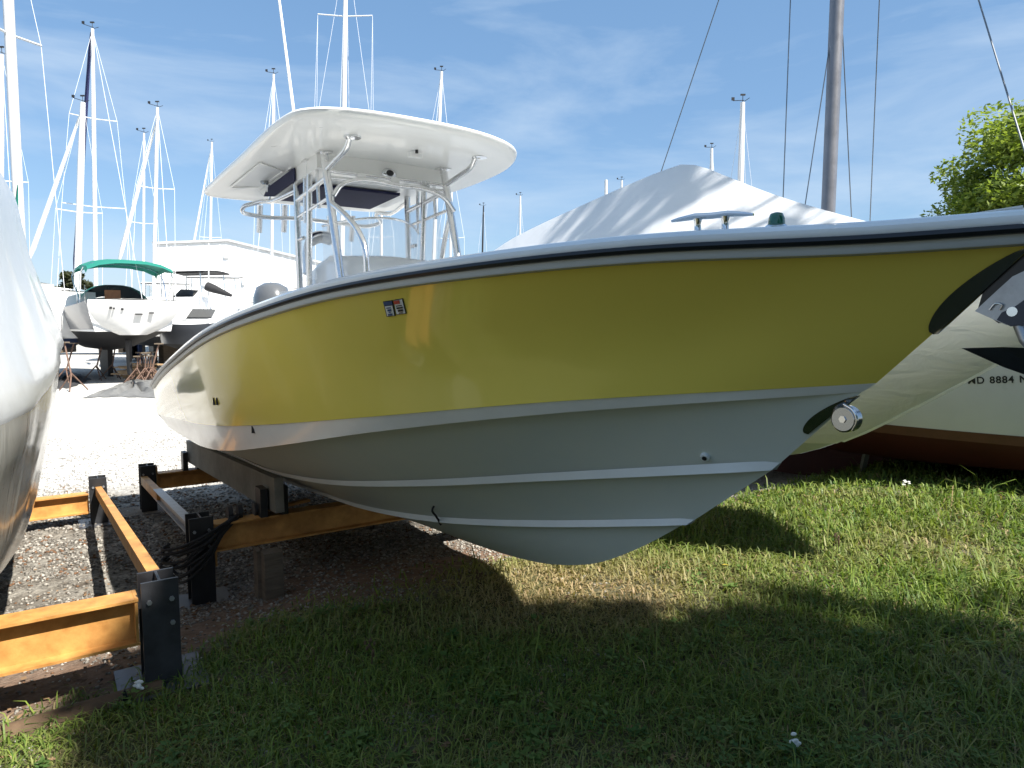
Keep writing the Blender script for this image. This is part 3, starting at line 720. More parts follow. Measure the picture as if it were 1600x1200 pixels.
# ------------------------------------------------------------------ anchor on the bow roller
anc = empty('anchor', BL(-.08, 0, 1.5), 'plow anchor hanging at the bow of the yellow boat', 'anchor')
m = MB(); m.prism([at_b(1523, 486, -.012), at_b(1560, 452, -.012), at_b(1582, 432, -.012), at_b(1650, 400, -.012), at_b(1660, 425, -.012), at_b(1610, 470, -.012), at_b(1598, 500, -.012), at_b(1572, 508, -.012)], PV * .022)
sh = m.build('shank', 'galvanised', anc)
m = MB(); m.prism([at_b(1528, 482, .0), at_b(1536, 455, .0), at_b(1556, 425, .0), at_b(1590, 402, .0), at_b(1640, 388, .0), at_b(1660, 425, .0), at_b(1600, 470, .0), at_b(1560, 505, .0)], PV * .03); m.build('shank_cheek', 'black_plastic', sh)
c = at_b(1583, 487, -.016); m = MB(); m.tube([c, c - PV * .007], .012, 12); m.build('pivot_bolt', 'stainless', sh, 40)
m = MB(); m.prism([at_b(1558, 500, -.018), at_b(1566, 488, -.018), at_b(1585, 480, -.018), at_b(1620, 455, -.018), at_b(1640, 480, -.018), at_b(1610, 506, -.018), at_b(1580, 510, -.018)], -PV * .003); m.build('pivot_cheek', 'anchor_paint', sh)
m = MB(); m.tube(smooth_path([at_b(1546, 484, -.016), at_b(1556, 474, -.017), at_b(1566, 477, -.017), at_b(1562, 484, -.016)], 4), .002, 5); m.build('cast_mark', 'dark_steel', sh)
m = MB(); tip = at_b(1502, 544, -.05)
tp_l, bt_l = at_b(1660, 546, -.12), at_b(1660, 606, -.02); tp_r = tp_l + PV * .24
m1_, m2_ = tip.lerp(tp_l, .45) + Vector((0, 0, .004)), tip.lerp(bt_l, .45) - Vector((0, 0, .006)); m3_ = tip.lerp(tp_r, .45)
m.grid([[tip, tip], [m1_, m2_], [tp_l, bt_l]]); m.grid([[tip, tip], [m2_, m3_], [bt_l, tp_r]]); m.grid([[tip, tip], [m3_, m1_], [tp_r, tp_l]]); m.add([tp_l, bt_l, tp_r], [(0, 1, 2)])
m.build('fluke', 'anchor_paint', anc)
m = MB(); m.tube([at_b(1590, 500, -.004), at_b(1602, 530, -.01), at_b(1625, 556, -.02)], .014, 8); m.build('arm', 'galvanised', anc, 60)

# ------------------------------------------------------------------ racks
def hpost(root, d, p, ztop, zbot, w=.15, dep=.16, m='black_steel', plate=.36):
    c = DP(d, p); g = zbot
    mb = MB(); mb.ibeam((c.x, c.y, g + .015), (c.x, c.y, ztop), dep, w, .014, .012, DV); po = mb.build('post', m, root)
    for dz_, off in ((.09, .045), (.09, -.045), (.2, .045)):
        q = Vector((c.x, c.y, ztop - dz_)) + PV * off + DV * (dep / 2); mb = MB(); mb.tube([q - DV * .002, q + DV * .012], .011, 6); mb.build('bolt', 'galvanised', po)
    mb = MB(); mb.box((c.x, c.y, g + .006), (plate, plate, .014), (PV, DV, Vector((0, 0, 1)))); mb.build('base_plate', 'bare_steel', po)
    return po
lr = empty('steel_rack', DP(-5.8, -.6, -.3), 'orange steel beam rack with black posts under the plastic wrapped boat', 'rack', 'boat racks')
gF = float(gz(*DP(-3.43, .37).xy)); gB = float(gz(*DP(-8.03, .37).xy))
hpost(lr, -3.43, .37, .46, gF, m='worn_black_steel'); hpost(lr, -8.03, .37, .056, gB)
hpost(lr, -3.43, -2.2, .46, gF); hpost(lr, -8.03, -2.2, .056, gB)
m = MB(); m.ibeam(DP(-3.43, .285, .285), DP(-3.43, -2.2, .285), .21, .13); m.build('cross_beam', 'orange_steel', lr)
m = MB(); m.prism([DP(-3.37, .282, .178), DP(-3.49, .282, .178), DP(-3.49, .282, .392), DP(-3.37, .282, .392)], PV * -.012); m.build('end_plate', 'orange_steel', lr)
m = MB(); m.ibeam(DP(-8.03, .285, -.195), DP(-8.03, -2.2, -.195), .20, .13); m.build('cross_beam', 'orange_steel', lr)
m = MB(); m.bar(DP(-3.53, .37, .40), DP(-7.94, .37, -.07), .055, .085); m.build('side_rail', 'orange_steel', lr)
for p_ in (-.35, -1.9):
    m = MB(); m.bar(DP(-3.3, p_, .47), DP(-8.2, p_, -.02), .14, .09); m.build('bunk_board', 'grey_wood', lr)
rr = empty('steel_rack', DP(-6.5, 2, -.4), 'orange steel beam rack with black posts under the yellow boat', 'rack', 'boat racks')
gRF = float(gz(*DP(-4.95, .79).xy)); gRB = float(gz(*DP(-8.25, .83).xy))
hpost(rr, -4.95, .80, .315, gRF); hpost(rr, -8.25, .84, .09, gRB)
hpost(rr, -4.95, 3.3, .315, gRF); hpost(rr, -8.25, 3.3, .09, gRB)
m = MB(); m.ibeam(DP(-4.95, .89, .155), DP(-4.95, 3.22, .155), .19, .13); m.build('cross_beam', 'orange_steel', rr)
m = MB(); m.prism([DP(-4.89, .882, -.04), DP(-5.01, .882, -.04), DP(-5.01, .882, .252), DP(-4.89, .882, .252)], PV * .012); m.build('end_plate', 'orange_steel', rr)
m = MB(); m.ibeam(DP(-8.25, .93, -.095), DP(-8.25, 3.22, -.095), .17, .13); m.build('cross_beam', 'orange_steel', rr)
m = MB(); m.prism([DP(-8.19, .922, -.22), DP(-8.31, .922, -.22), DP(-8.31, .922, .07), DP(-8.19, .922, .07)], PV * .012); m.build('end_plate', 'orange_steel', rr)
m = MB(); m.bar(DP(-8.16, .80, -.06), DP(-6.9, .80, .03), .06, .085); m.build('side_rail', 'orange_steel', rr)
m = MB(); m.ibeam(DP(-7.1, .80, .02), DP(-5.05, .80, .165), .085, .07, .008, .008); m.build('side_rail', 'galvanised', rr, label='bare galvanised length of side rail')
for p_, sdv in ((1.28, 1), (2.72, -1)):
    m = MB(); m.bar(DP(-4.75, p_, .425), DP(-8.35, p_, .18), .06, .24); m.build('bunk_board', 'grey_wood', rr)
    for d_, z_ in ((-4.95, .25), (-8.25, -.01)):
        for off in (-.07, .07):
            m = MB(); m.box(DP(d_, p_ + off, z_ + .10), (.05, .14, .20), (PV, DV, Vector((0, 0, 1)))); m.build('bunk_bracket', 'black_steel', rr)
for p_ in (.99, 1.06, 1.19, 1.25):
    pass
for p_ in (.985, 1.05, 1.16, 1.215):
    m = MB(); c = DP(-5.0, p_ + .02, .285); m.tube([c - PV * .015, c + PV * .015], .05, 16); m.build('clamp_disc', 'black_steel', rr, 40)
m = MB(); m.bar(DP(-5.02, 1.2, .262), DP(-5.14, 1.6, .262), .05, .02); m.build('packing_strip', 'orange_steel', rr)
m = MB(); 
for k, (dx, w) in enumerate(((0, .5), (.03, .42), (-.02, .45))):
    m.box(DP(-8.25 + dx, .80 + dx, gRB - .03 + k * .012), (w, .4, .04), (PV, DV, Vector((0, 0, 1))))
m.build('timber_pad', 'weathered_wood', rr)
# dark timber prop and ropes
tp = MB(); b0 = DP(-4.62, 1.18); tp.box((b0.x, b0.y, -.09), (.12, .12, .36), (PV, DV, Vector((0, 0, 1)))); tp.box((b0.x - .1, b0.y + .03, -.09), (.035, .1, .36), (PV, DV, Vector((0, 0, 1))))
o = tp.build('timber_prop', 'weathered_wood'); tag(o, 'dark timber prop standing under the orange beam of the yellow boat', 'timber')
rope = MB(); rnd = random.Random(4)
for k in range(9):
    z0 = .26 - k * .012; e = rnd.uniform(-.03, .03)
    pts = [DP(-4.93, 1.02 + e, .27 + rnd.uniform(-.01, .02)), DP(-4.86, .93, .25 - k * .008), DP(-4.80, .80 + e, .20 - k * .02), DP(-4.82, .68 + e * .5, .16 - k * .03 + rnd.uniform(-.02, .02)), DP(-4.90 - .02 * k, .60 + e * 2, .13 - k * .03), DP(-5.02, .62, .13 - k * .025)]
    rope.tube(smooth_path(pts, 5), .010, 6)
o = rope.build('rope', 'black_rope', None, 60); tag(o, 'black rope looped over the post of the rack under the yellow boat', 'rope')
# old log and splinter by the near post
lg = MB(); a = DP(-3.33, .36, gF - .005); b = DP(-3.30, -.75, float(gz(*DP(-3.30, -.75).xy)) - .035)
lg.tube([a, a * .7 + b * .3, a * .4 + b * .6, b], [.05, .055, .055, .05], 12); log = lg.build('log', 'log_wood', None, 50); tag(log, 'half buried brown log beside the nearest rack post', 'log')
m = MB(); c = DP(-3.27, .20, gF + .0); m.prism([c, c + Vector((.035, 0, .0)), c + Vector((.012, .0, .085)), c + Vector((0, 0, .065))], DV * .012); o = m.build('bark_splinter', 'black_rubber', None); tag(o, 'black splinter standing upright next to the brown log', 'splinter')

# ------------------------------------------------------------------ wrapped boat at left
lb = empty('wrapped_boat', DP(-6, -1.15, .2), 'boat in white and clear shrink wrap on the rack near the left edge', 'boat')
prof_w = [(-1.15, 2.75), (-.75, 2.66), (-.42, 2.54), (-.19, 2.46), (-.05, 1.96), (.03, 1.70), (.095, 1.50), (.10, 1.47), (.088, 1.445), (.07, 1.43)]
prof_h = [(.080, 1.47), (.06, 1.28), (.025, 1.08), (-.02, .82), (-.08, .52), (-.13, .36), (-.20, .245), (-.36, .19), (-.7, .12), (-1.15, .02)]
def lb_rows(prof, wrap):
    rows = []
    P_ = np.array(prof); t_ = np.concatenate([[0], np.cumsum(np.hypot(*np.diff(P_, axis=0).T))]); u_ = np.linspace(0, t_[-1], 30); prof = [(-1.15 if i_ in ((29,) if wrap is False else (0,)) and False else float(a_), float(b_)) for i_, (a_, b_) in enumerate(zip(curve(t_, P_[:, 0])(u_), curve(t_, P_[:, 1])(u_)))]
    for d_ in list(np.linspace(-3.0, -5.4, 20)) + list(np.linspace(-5.8, -9.4, 10)):
        t = np.interp(d_, [-9.4, -8, -5.6, -4.8, -4.3, -3.9, -3.5, -3.2, -3.0], [.95, .985, 1., .99, .972, .94, .88, .80, .70])
        sag = np.interp(d_, [-9.4, -5.5, -5.0, -4.5, -4.1, -3.7, -3.0], [.1, 0, -.035, -.10, -.17, -.24, -.30]) if True else 0
        row = []
        for sgn in (1, -1):
            pr = prof if sgn == 1 else prof[::-1]
            for (p_, z_) in pr:
                if sgn == -1 and abs(p_ + 1.15) < 1e-6: continue
                x = (p_ + 1.15) * t * sgn - 1.15
                z_ += .045
                k = np.interp(z_, [.1, 1.0, 1.48, 2.2, 2.8], [.0, .5, 1, .8, .5])
                tilt = (d_ + 5.5) * .085 * (1 - min(1, max(0, (z_ - .3) / 1.0)))
                row.append(DP(d_, x + .006 * math.sin(d_ * 9 + z_ * 5), z_ + sag * k + tilt))
        rows.append(row)
    return rows
m = MB(); r = lb_rows(prof_w[::-1], True)
m.grid(r); m.add(r[0], [tuple(range(len(r[0])))]); m.add(r[-1], [tuple(range(len(r[0])))]); 
# rounded outer roll of the film at the gunwale
o = m.build('wrap_cover', 'shrink_wrap', lb, 75)
m = MB(); r = lb_rows(prof_h, False); n2 = len(r[0])
m.grid(r); m.add(r[0], [tuple(range(n2))]); m.add(r[-1], [tuple(range(n2))])
m.build('wrapped_hull', 'clear_wrap', lb, 75)

# ------------------------------------------------------------------ wrapped boat behind the yellow one
wb = empty('wrapped_boat', DP(-4.5, 4.7, 0), 'boat under a peaked white shrink wrap cover directly behind the yellow boat', 'boat')
WC = 4.7
ridge = curve([-9.5, -8.2, -7.6, -7.0, -6.4, -5.74, -4.97, -4.5, -4.3, -4.15, -3.8, -3.4, -2.7, -1.9, -1.15], [1.9, 2.3, 2.44, 2.6, 2.71, 2.81, 2.92, 2.975, 2.985, 2.95, 2.79, 2.60, 2.32, 2.05, 1.86])
w_b = lambda d_: 1.2 * (1 - (1 - np.clip((-1.15 - d_) / 3.9, 0, 1)) ** 2.3)
w_z = curve([-9.5, -7, -5, -3.3, -1.15], [1.1, 1.35, 1.55, 1.68, 1.84])
w_stem = curve([-9.5, -5, -3.6, -3.0, -2.68, -2.2, -1.65, -1.15], [.32, .36, .48, .62, .77, 1.07, 1.45, 1.84])
mc, ms_, mh = MB(), MB(), MB(); rc, rs_, rh = [], [], []
for d_ in np.concatenate([np.linspace(-1.16, -2.6, 14), np.linspace(-2.75, -9.5, 44)]):
    hb, zg, zr, zk = float(w_b(d_)), float(w_z(d_)), float(ridge(d_)), float(w_stem(d_))
    row = []
    for u in np.linspace(-1, 1, 25):
        a = abs(u); sagz = -.10 * math.sin(math.pi * a) * max(0, zr - zg); crease = .02 * math.sin(d_ * 2.4 + u * 4) * math.sin(math.pi * a)
        row.append(DP(d_, WC + u * (hb + .02), zr + (zg - zr) * a ** .95 + sagz + crease + (.0 if a < 1 else -.0)))
    rc.append(row)
    zb = max(zk, .74 + .02 * math.sin(d_ * 5)); rw, hw_ = [], []
    for sgn in (-1, 1):
        r1, r2 = [], []
        for s in np.linspace(0, 1, 10):
            z_ = zg + .01 + (zb - zg) * s; fr = (zg - z_) / max(.05, zg - zk); bb = hb * (1 - fr ** 1.7 * .98)
            r1.append(DP(d_, WC + sgn * (bb + .022 + .006 * math.sin(d_ * 17 + z_ * 9)), z_))
        for s in np.linspace(0, 1, 8):
            z_ = zg - .02 + (zk + .04 - zg) * s; fr = s; bb = hb * (1 - fr ** 1.7 * .98) * float(np.interp(d_, [-5, -3, -1.5], [.97, .6, .4])); r2.append(DP(d_, WC + sgn * max(.002, bb - .0), z_))
        rw.append(r1); hw_.append(r2)
    rs_.append(rw); rh.append(hw_)
mc.grid(rc); mc.build('wrap_cover', 'cover_wrap', wb, 60)
for k in (0, 1): ms_.grid([q[k] for q in rs_]); mh.grid([q[k] for q in rh])
ms_.build('wrap_skirt', 'wrap_skirt', wb, 60)
mh.build('hull', 'bottom_paint', wb, 50)
for d_ in (-5, -8):
    m = MB(); m.ibeam(DP(d_, WC - 1.2, .2), DP(d_, WC + 1.2, .2), .2, .13); m.build('support_beam', 'orange_steel', wb)
    for s in (-1.1, 1.1):
        g = float(gz(*DP(d_, WC + s).xy)); m = MB(); m.box(DP(d_, WC + s, (g + .1) / 2), (.15, .15, .1 - g), (PV, DV, Vector((0, 0, 1)))); m.build('support_post', 'black_steel', wb)

# ------------------------------------------------------------------ sailboats
WIRES = 0
def loft_hull(root, C, hd, L, Bm, zk, zwl, zd, top_m, bot_m, stripe=None, transom_w=.75, stern_rake=.0, deck_m='white_paint'):
    """hull on heading hd (unit vector), centre C; heights of canoe bottom, waterline, deck"""
    sv = Vector((-hd.y, hd.x, 0)); up = Vector((0, 0, 1))
    def P(x, y, z): return Vector((C.x, C.y, 0)) + hd * x + sv * y + up * z
    st = np.linspace(0, 1, 17); top, bot = MB(), MB(); T_, B_ = [], []
    for s in st:
        x = -L / 2 + L * s
        hb = Bm / 2 * (transom_w + (1 - transom_w) * math.sin(min(1, s / .55) * math.pi / 2)) * (1 if s < .5 else max(0.004, 1 - ((s - .5) / .5) ** 2.2))
        sheer = zd + .28 * (2 * s - .9) ** 2
        rock = zk + (zwl + .18 - zk) * (abs(2 * s - .95)) ** 2.2
        xb = x - (s ** 6) * L * .08
        T_.append([P(x, -hb, sheer), P(x - (s ** 6) * .3, -hb * .99, (sheer + zwl) / 2 + .1), P(xb, -hb * .88, zwl), P(xb, hb * .88, zwl), P(x - (s ** 6) * .3, hb * .99, (sheer + zwl) / 2 + .1), P(x, hb, sheer)])
        B_.append([P(xb, -hb * .88, zwl), P(xb, -hb * .72, zwl * .55 + rock * .45), P(xb, -hb * .4, zwl * .15 + rock * .85), P(xb, 0, min(rock, zwl)), P(xb, hb * .4, zwl * .15 + rock * .85), P(xb, hb * .72, zwl * .55 + rock * .45), P(xb, hb * .88, zwl)])
    for M_, src, a, b in ((top, T_, 0, 3), (top, T_, 3, 6)): M_.grid([r[a:b] for r in src])
    h = top.build('topsides', top_m, root, 50)
    bot.grid(B_); bo = bot.build('bottom', bot_m, root, 50)
    m = MB(); m.add(T_[0], [tuple(range(6))]); m.add(B_[0], [tuple(range(7))]); m.build('transom', deck_m, root)
    m = MB(); m.grid([[r[0], (r[0] + r[5]) / 2 + up * .06, r[5]] for r in T_]); m.build('deck', deck_m, root, 40)
    if stripe:
        for a, sgn in ((2, -1), (3, 1)):
            m = MB(); m.grid([[r[a] + sv * (sgn * .012), r[a] * .88 + r[a - sgn * -1 if a == 3 else 1] * .12 + sv * (sgn * .012)] for r in T_]); m.build('waterline_stripe', stripe, root, 50)
    return P, sv
def jack_stand(x, y, zt, lean, label=None):
    g = float(gz(x, y)); r_ = empty('jack_stand', (x, y, g), label, 'jack stand', 'jack stands in the yard')
    top = Vector((x, y, g + .55)); head = Vector((x + lean[0], y + lean[1], zt))
    for k in range(3):
        a = k * 2.094 + x; m = MB(); m.tube([top, Vector((x + .45 * math.cos(a), y + .45 * math.sin(a), g))], .022, 5); m.build('leg', 'rust_steel', r_)
    m = MB(); m.tube([top - Vector((0, 0, .1)), head], .025, 6); m.build('screw', 'rust_steel', r_)
    m = MB(); m.box(head, (.22, .22, .04)); m.build('pad', 'weathered_wood', r_)
    return r_
def mast(root, base, top, r=.075, m='mast_white', spreaders=(), sp_w=1.0, hd=Vector((0, 1, 0)), gear=True, stays=True, foot=None, name='mast', wire_r=.006, wire='pale_wire'):
    base, top = Vector(base), Vector(top); mb = MB()
    mb.tube([base, base * .3 + top * .7, top], [r, r, r * .75], 8); mo = mb.build(name, m, root, 60)
    sv = Vector((-hd.y, hd.x, 0))
    tips = []
    for f, w in spreaders:
        c = base.lerp(top, f); mb = MB(); mb.tube([c - sv * w + Vector((0, 0, .05)), c, c + sv * w + Vector((0, 0, .05))], .022, 5); mb.build('spreader', m, mo); tips.append((c, w))
    if stays:
        for sgn in (-1, 1):
            pts = [base + sv * (sgn * sp_w)] + [c + sv * (sgn * w) + Vector((0, 0, .05)) for c, w in tips] + [top - Vector((0, 0, .05))]
            mb = MB(); mb.tube(pts, wire_r, 4); mb.build('shroud', wire, mo)
        for x in ((4.6, -4.8) if foot is None else foot):
            mb = MB(); mb.tube([top, base + hd * x], wire_r, 4); mb.build('stay', wire, mo)
    if gear:
        mb = MB(); mb.tube([top, top + Vector((0, 0, .22))], .012, 4); mb.tube([top + Vector((0, 0, .06)) - sv * .05, top + Vector((0, 0, .1)) + sv * .32], .012, 4)
        mb.box(top + sv * .32 + Vector((0, 0, .16)), (.1, .03, .1)); mb.box(top + Vector((0, 0, .25)), (.16, .05, .05)); mb.tube([top, top - sv * .22 + Vector((0, 0, .12))], .01, 4); mb.build('masthead_gear', 'black_plastic', mo)
    return mo
def furled(root, a, b, r, m='white_sail'):
    a, b = Vector(a), Vector(b); mb = MB(); mb.tube([a, a.lerp(b, .08), a.lerp(b, .5), a.lerp(b, .93), b], [r * .5, r, r * .85, r * .5, r * .2], 7); return mb.build('furled_sail', m, root, 60)
def cabin(root, P, L, w, z, h, m='white_paint'):
    mb = MB(); x0, x1 = -L * .12, L * .26
    rows = [[P(x, -w * s, z), P(x + .1, -w * s * .85, z + hh), P(x + .1, 0, z + hh + .08), P(x + .1, w * s * .85, z + hh), P(x, w * s, z)] for x, s, hh in ((x0, 1, h), (x0 + (x1 - x0) * .5, .9, h * .95), (x1, .55, h * .6), (x1 + .3, .5, .04))]
    mb.grid(rows); mb.add(rows[0], [(0, 1, 2, 3, 4)]); c = mb.build('cabin', m, root, 30)
    for sgn in (-1, 1):
        for x in (.0, .12):
            mb = MB(); mb.box(P(L * x, sgn * w * .93, z + h * .55), (.5, .03, .16), ((P(1, 0, 0) - P(0, 0, 0)), (P(0, 1, 0) - P(0, 0, 0)), Vector((0, 0, 1)))); mb.build('port_light', 'window_dark', c)

# right-hand sailboat with the registration
sbr = empty('sailboat', DP(-3.5, 7.75, 0), 'cream sailboat with maroon bottom and lettering MD 8884 N beyond the bow', 'sailboat', 'sailboats in the yard')
def big_hull():
    top, red, bot, dk = MB(), MB(), MB(), MB(); Tt, Rr, Bb = [], [], []
    for d_ in np.linspace(-8.6, -.4, 26):
        s = (d_ + 8.6) / 8.2
        hb = 1.28 * (.78 + .22 * math.sin(min(1, s / .5) * math.pi / 2)) * (1 if s < .45 else max(.003, 1 - ((s - .45) / .55) ** 2.3))
        zw = .60 + .05 * s; zd = 1.62 + .25 * s * s; dk_ = DP(d_, 7.75)
        f = lambda sg, b, z: DP(d_, 7.75 + sg * b, z)
        Tt.append([[f(sg, hb, zd), f(sg, hb * 1.0, (zd + zw) / 2), f(sg, hb * .93, zw)] for sg in (-1, 1)])
        Rr.append([[f(sg, hb * .93 + .004, zw), f(sg, hb * .90, zw - .09)] for sg in (-1, 1)])
        rk = .12 + .42 * abs(2 * s - 1) ** 2.4
        Bb.append([[f(sg, hb * .90, zw - .09), f(sg, hb * .72, (zw + rk) / 2 - .1), f(sg, hb * .38, rk + .06), f(sg, 0, rk)] for sg in (-1, 1)])
    for k in (0, 1):
        top.grid([q[k] for q in Tt]); red.grid([q[k] for q in Rr]); bot.grid([q[k] for q in Bb])
    top.build('topsides', 'cream_hull', sbr, 50); red.build('waterline_stripe', 'red_stripe', sbr, 50); bot.build('bottom', 'red_bottom', sbr, 50)
    dk.grid([[q[0][0], (q[0][0] + q[1][0]) / 2 + Vector((0, 0, .05)), q[1][0]] for q in Tt]); dk.build('deck', 'white_paint', sbr, 40)
    m = MB(); m.add([q for q in Tt[0][0]] + [q for q in Bb[0][0]] + [q for q in Bb[0][1][::-1]] + [q for q in Tt[0][1][::-1]], [tuple(range(14))]); m.build('transom', 'cream_hull', sbr)
    m = MB(); m.prism([DP(-5.6, 7.72, .1), DP(-3.6, 7.72, .1), DP(-3.9, 7.72, -.32), DP(-5.4, 7.72, -.32)], PV * .08); m.build('keel', 'red_bottom', sbr)
    m = MB(); m.box(DP(-4.6, 7.75, 1.78), (2.6, 1.3, .3), (DV, PV, Vector((0, 0, 1)))); m.build('cabin', 'white_paint', sbr)
    vv, ff = list(top.v), list(top.f)
    return BVHTree.FromPolygons(vv, ff)
bv2 = big_hull()
def hull_text(s, px0, py0, px1, py1, root, bv, m, hpx):
    cu = bpy.data.curves.new('lettering', 'FONT'); cu.body = s; cu.extrude = .0008; cu.offset = .022; cu.space_character = 1.12; cu.space_word = 1.2
    tmp = bpy.data.objects.new('tmp', cu); col.objects.link(tmp)
    bpy.context.view_layer.update()
    me = bpy.data.meshes.new_from_object(tmp.evaluated_get(bpy.context.evaluated_depsgraph_get()))
    bpy.data.objects.remove(tmp)
    xs = [v.co.x for v in me.vertices]; W = max(xs) - min(xs); x0 = min(xs)
    o = Vector((0, 0, EYE)); a = bv.ray_cast(o, sight(px0, py0).normalized()); b = bv.ray_cast(o, sight(px1, py1).normalized())
    n = a[1] if a[1].dot(sight(px0, py0)) < 0 else -a[1]
    ex = (b[0] - a[0]); Lw = ex.length; ex.normalize(); n = (n - ex * n.dot(ex)).normalized(); ey = n.cross(ex)
    if ey.z < 0: ey = -ey
    sx = Lw / W; sy = hpx * a[0].y / FOC / .70
    off = OFF[root]
    for v in me.vertices:
        q = a[0] + ex * ((v.co.x - x0) * sx) + ey * (v.co.y * sy) + n * (.006 + v.co.z)
        h = bv.find_nearest(q)
        v.co = q - off
    me.materials.append(MATS[m])
    ob_ = bpy.data.objects.new('lettering', me); col.objects.link(ob_); ob_.parent = root
    return ob_
hull_text('MD 8884 N', 1513, 599.5, 1606, 597, sbr, bv2, 'decal_black', 10.5)
mb_ = DP(-4.67, 7.7, 1.8); bot_p = at(1293.5, 340, 8.2); top_p = at(1308, 0, 8.2)
base = bot_p + (bot_p - top_p) * .22; top = top_p + (top_p - bot_p) * 2.0
mo = mast(sbr, base, top, .082, 'mast_grey', ((.45, .75),), .9, DV, stays=False, wire='wire')
def line(a, b, root, r=.0065, m='wire', name='shroud'):
    q = MB(); q.tube([a, b], r, 5); return q.build(name, m, root)
for (x0, y0, Y0, x1, y1, Y1, ext) in ((1035, 262, 9.5, 1123, 0, 8.9, 2.0), (1222, 350, 7.9, 1235, 0, 8.0, 1.2), (1253, 352, 8.0, 1298, 60, 8.2, .02), (1331, 352, 8.5, 1317, 60, 8.25, .02), (1359, 352, 8.9, 1374, 0, 8.4, 1.2), (1581, 170, 5.2, 1529, 0, 6.0, 2.4)):
    a, b = at(x0, y0, Y0), at(x1, y1, Y1); lo = a - (b - a) * ((a.z - 1.75) / max(.3, (b - a).z)) if True else a
    line(lo, b + (b - a) * ext, mo)
# plank prop under it
m = MB(); a = gpt(at(1345, 756, 7.2)); m.bar(a - Vector((0, 0, .02)), at(1354, 706, 7.15), .09, .03, DV); o = m.build('plank_prop', 'grey_wood'); tag(o, 'grey plank leaning under the maroon bottom of the cream sailboat', 'plank')
m = MB(); m.bar(DP(-4.35, 6.0, -.14), DP(-4.05, 8.6, -.08), .07, .06); o = m.build('keel_timber', 'grey_wood'); tag(o, 'long grey timber lying on the ground below the maroon hull', 'timber')
# white cover wedge at the right edge
we = empty('covered_boat', DP(-4.5, 11.5, 0), 'white covered boat just showing above the bow rail at the right edge', 'boat')
m = MB(); rows = []
for d_ in np.linspace(-9, -1, 17):
    s = (d_ + 9) / 8; hb = 1.3 * (1 - max(0, (s - .5) / .5) ** 2.2) + .01
    zr = float(np.interp(d_, [-9, -5, -4.4, -3.9, -2.5, -1], [1.8, 1.95, 2.5, 3.1, 3.3, 1.9])); rows.append([DP(d_, 11.2 + u * hb, zr + (1.7 - zr) * abs(u)) for u in np.linspace(-1, 1, 9)])
m.grid(rows); m.build('wrap_cover', 'shrink_wrap', we, 60)
m = MB(); rows = []
for d_ in np.linspace(-9, -1, 17):
    s = (d_ + 9) / 8; hb = 1.28 * (1 - max(0, (s - .5) / .5) ** 2.2) + .01; rows.append([DP(d_, 11.2 + u * hb, 1.7 - 1.5 * (1 - abs(u)) ** .6 * (1 - max(0, s - .6) * 1.8)) for u in np.linspace(-1, 1, 9)])
m.grid(rows); m.build('hull', 'cream_hull', we, 60)
m = MB(); m.box(DP(-5, 11.2, .0), (3, .3, .9), (DV, PV, Vector((0, 0, 1)))); m.build('keel', 'black_bottom', we)

# sailboat with the green bimini
gC = at(196, 505, 24.5); hd = (at(132, 480, 31) - at(228, 490, 23.0)); hd.z = 0; hd.normalize()
gb = empty('sailboat', (gC.x, gC.y, -.5), 'white and grey sailboat with green bimini standing on jack stands', 'sailboat', 'sailboats in the yard')
P, sv = loft_hull(gb, gC + hd * 3.6, hd, 9.6, 3.3, .55, 1.32, 2.15, 'grey_hull', 'black_bottom', 'white_paint', .8)  # topsides coloured dark grey to stand in for shade on that side
# raked reverse transom bowl
m = MB(); rows = []
for a in np.linspace(0, 1, 9):
    z = 2.28 - 1.08 * a; w = 1.42 * math.cos(a * math.pi / 2 * .93) ** .55; x = -4.75 - .55 * (1 - a) + .05
    rows.append([P(x - .25 * (1 - u * u), u * w, z) for u in np.linspace(-1, 1, 11)])
m.grid(rows); m.build('swim_transom', 'white_paint', gb, 50)
for (px, py, w_, h_) in ((173, 481, .07, .07), (178, 482, .05, .05), (191, 483, .07, .07), (217, 491, .22, .04), (237, 489, .14, .04)):
    q = at(px, py, 1.0) - Vector((0, 0, EYE)); o_ = Vector((0, 0, EYE)); pl_ = P(-5.36, 0, 1.9); t = (pl_ - o_).dot(hd) / q.dot(hd); q = o_ + q * t
    k = MB(); k.box(q + hd * .06, (.16, w_, h_), (hd, sv, Vector((0, 0, 1)))); k.build('transom_fitting', 'black_plastic', gb)
m = MB(); m.grid([[P(-5.05, u * 1.3, 2.30), ] + [P(-3.2, u * 1.25, 2.32)] for u in np.linspace(-1, 1, 9)]); m.build('cockpit_coaming', 'white_paint', gb)
cabin(gb, P, 9.6, 1.15, 2.2, .5)
m = MB(); rows = []
for x, dz in ((-4.9, -.12), (-4.7, .0), (-3.6, .10), (-2.6, .02), (-2.45, -.12)):
    rows.append([P(x, u * 1.35, 3.72 + dz - .28 * abs(u) ** 3 - (.1 if abs(u) == 1 else 0)) for u in (-1, -.96, -.7, -.35, 0, .35, .7, .96, 1)])
m.grid(rows); m.build('bimini_top', 'green_canvas', gb, 40)
for x in (-4.4, -2.8):
    m = MB(); m.tube(smooth_path([P(-3.7, -1.36, 2.3), P(x, -1.33, 3.45), P(x, 0, 3.7), P(x, 1.33, 3.45), P(-3.7, 1.36, 2.3)], 4), .02, 6); m.build('bimini_bow', 'stainless', gb)
m = MB(); rows = []
for x, w, z in ((-2.2, 1.1, 3.0), (-1.7, 1.1, 3.02), (-1.1, .95, 2.6)): rows.append([P(x, u * w, z - .5 * abs(u) ** 3) for u in np.linspace(-1, 1, 9)])
m.grid(rows[:2]); m.build('spray_hood', 'green_canvas', gb, 40)
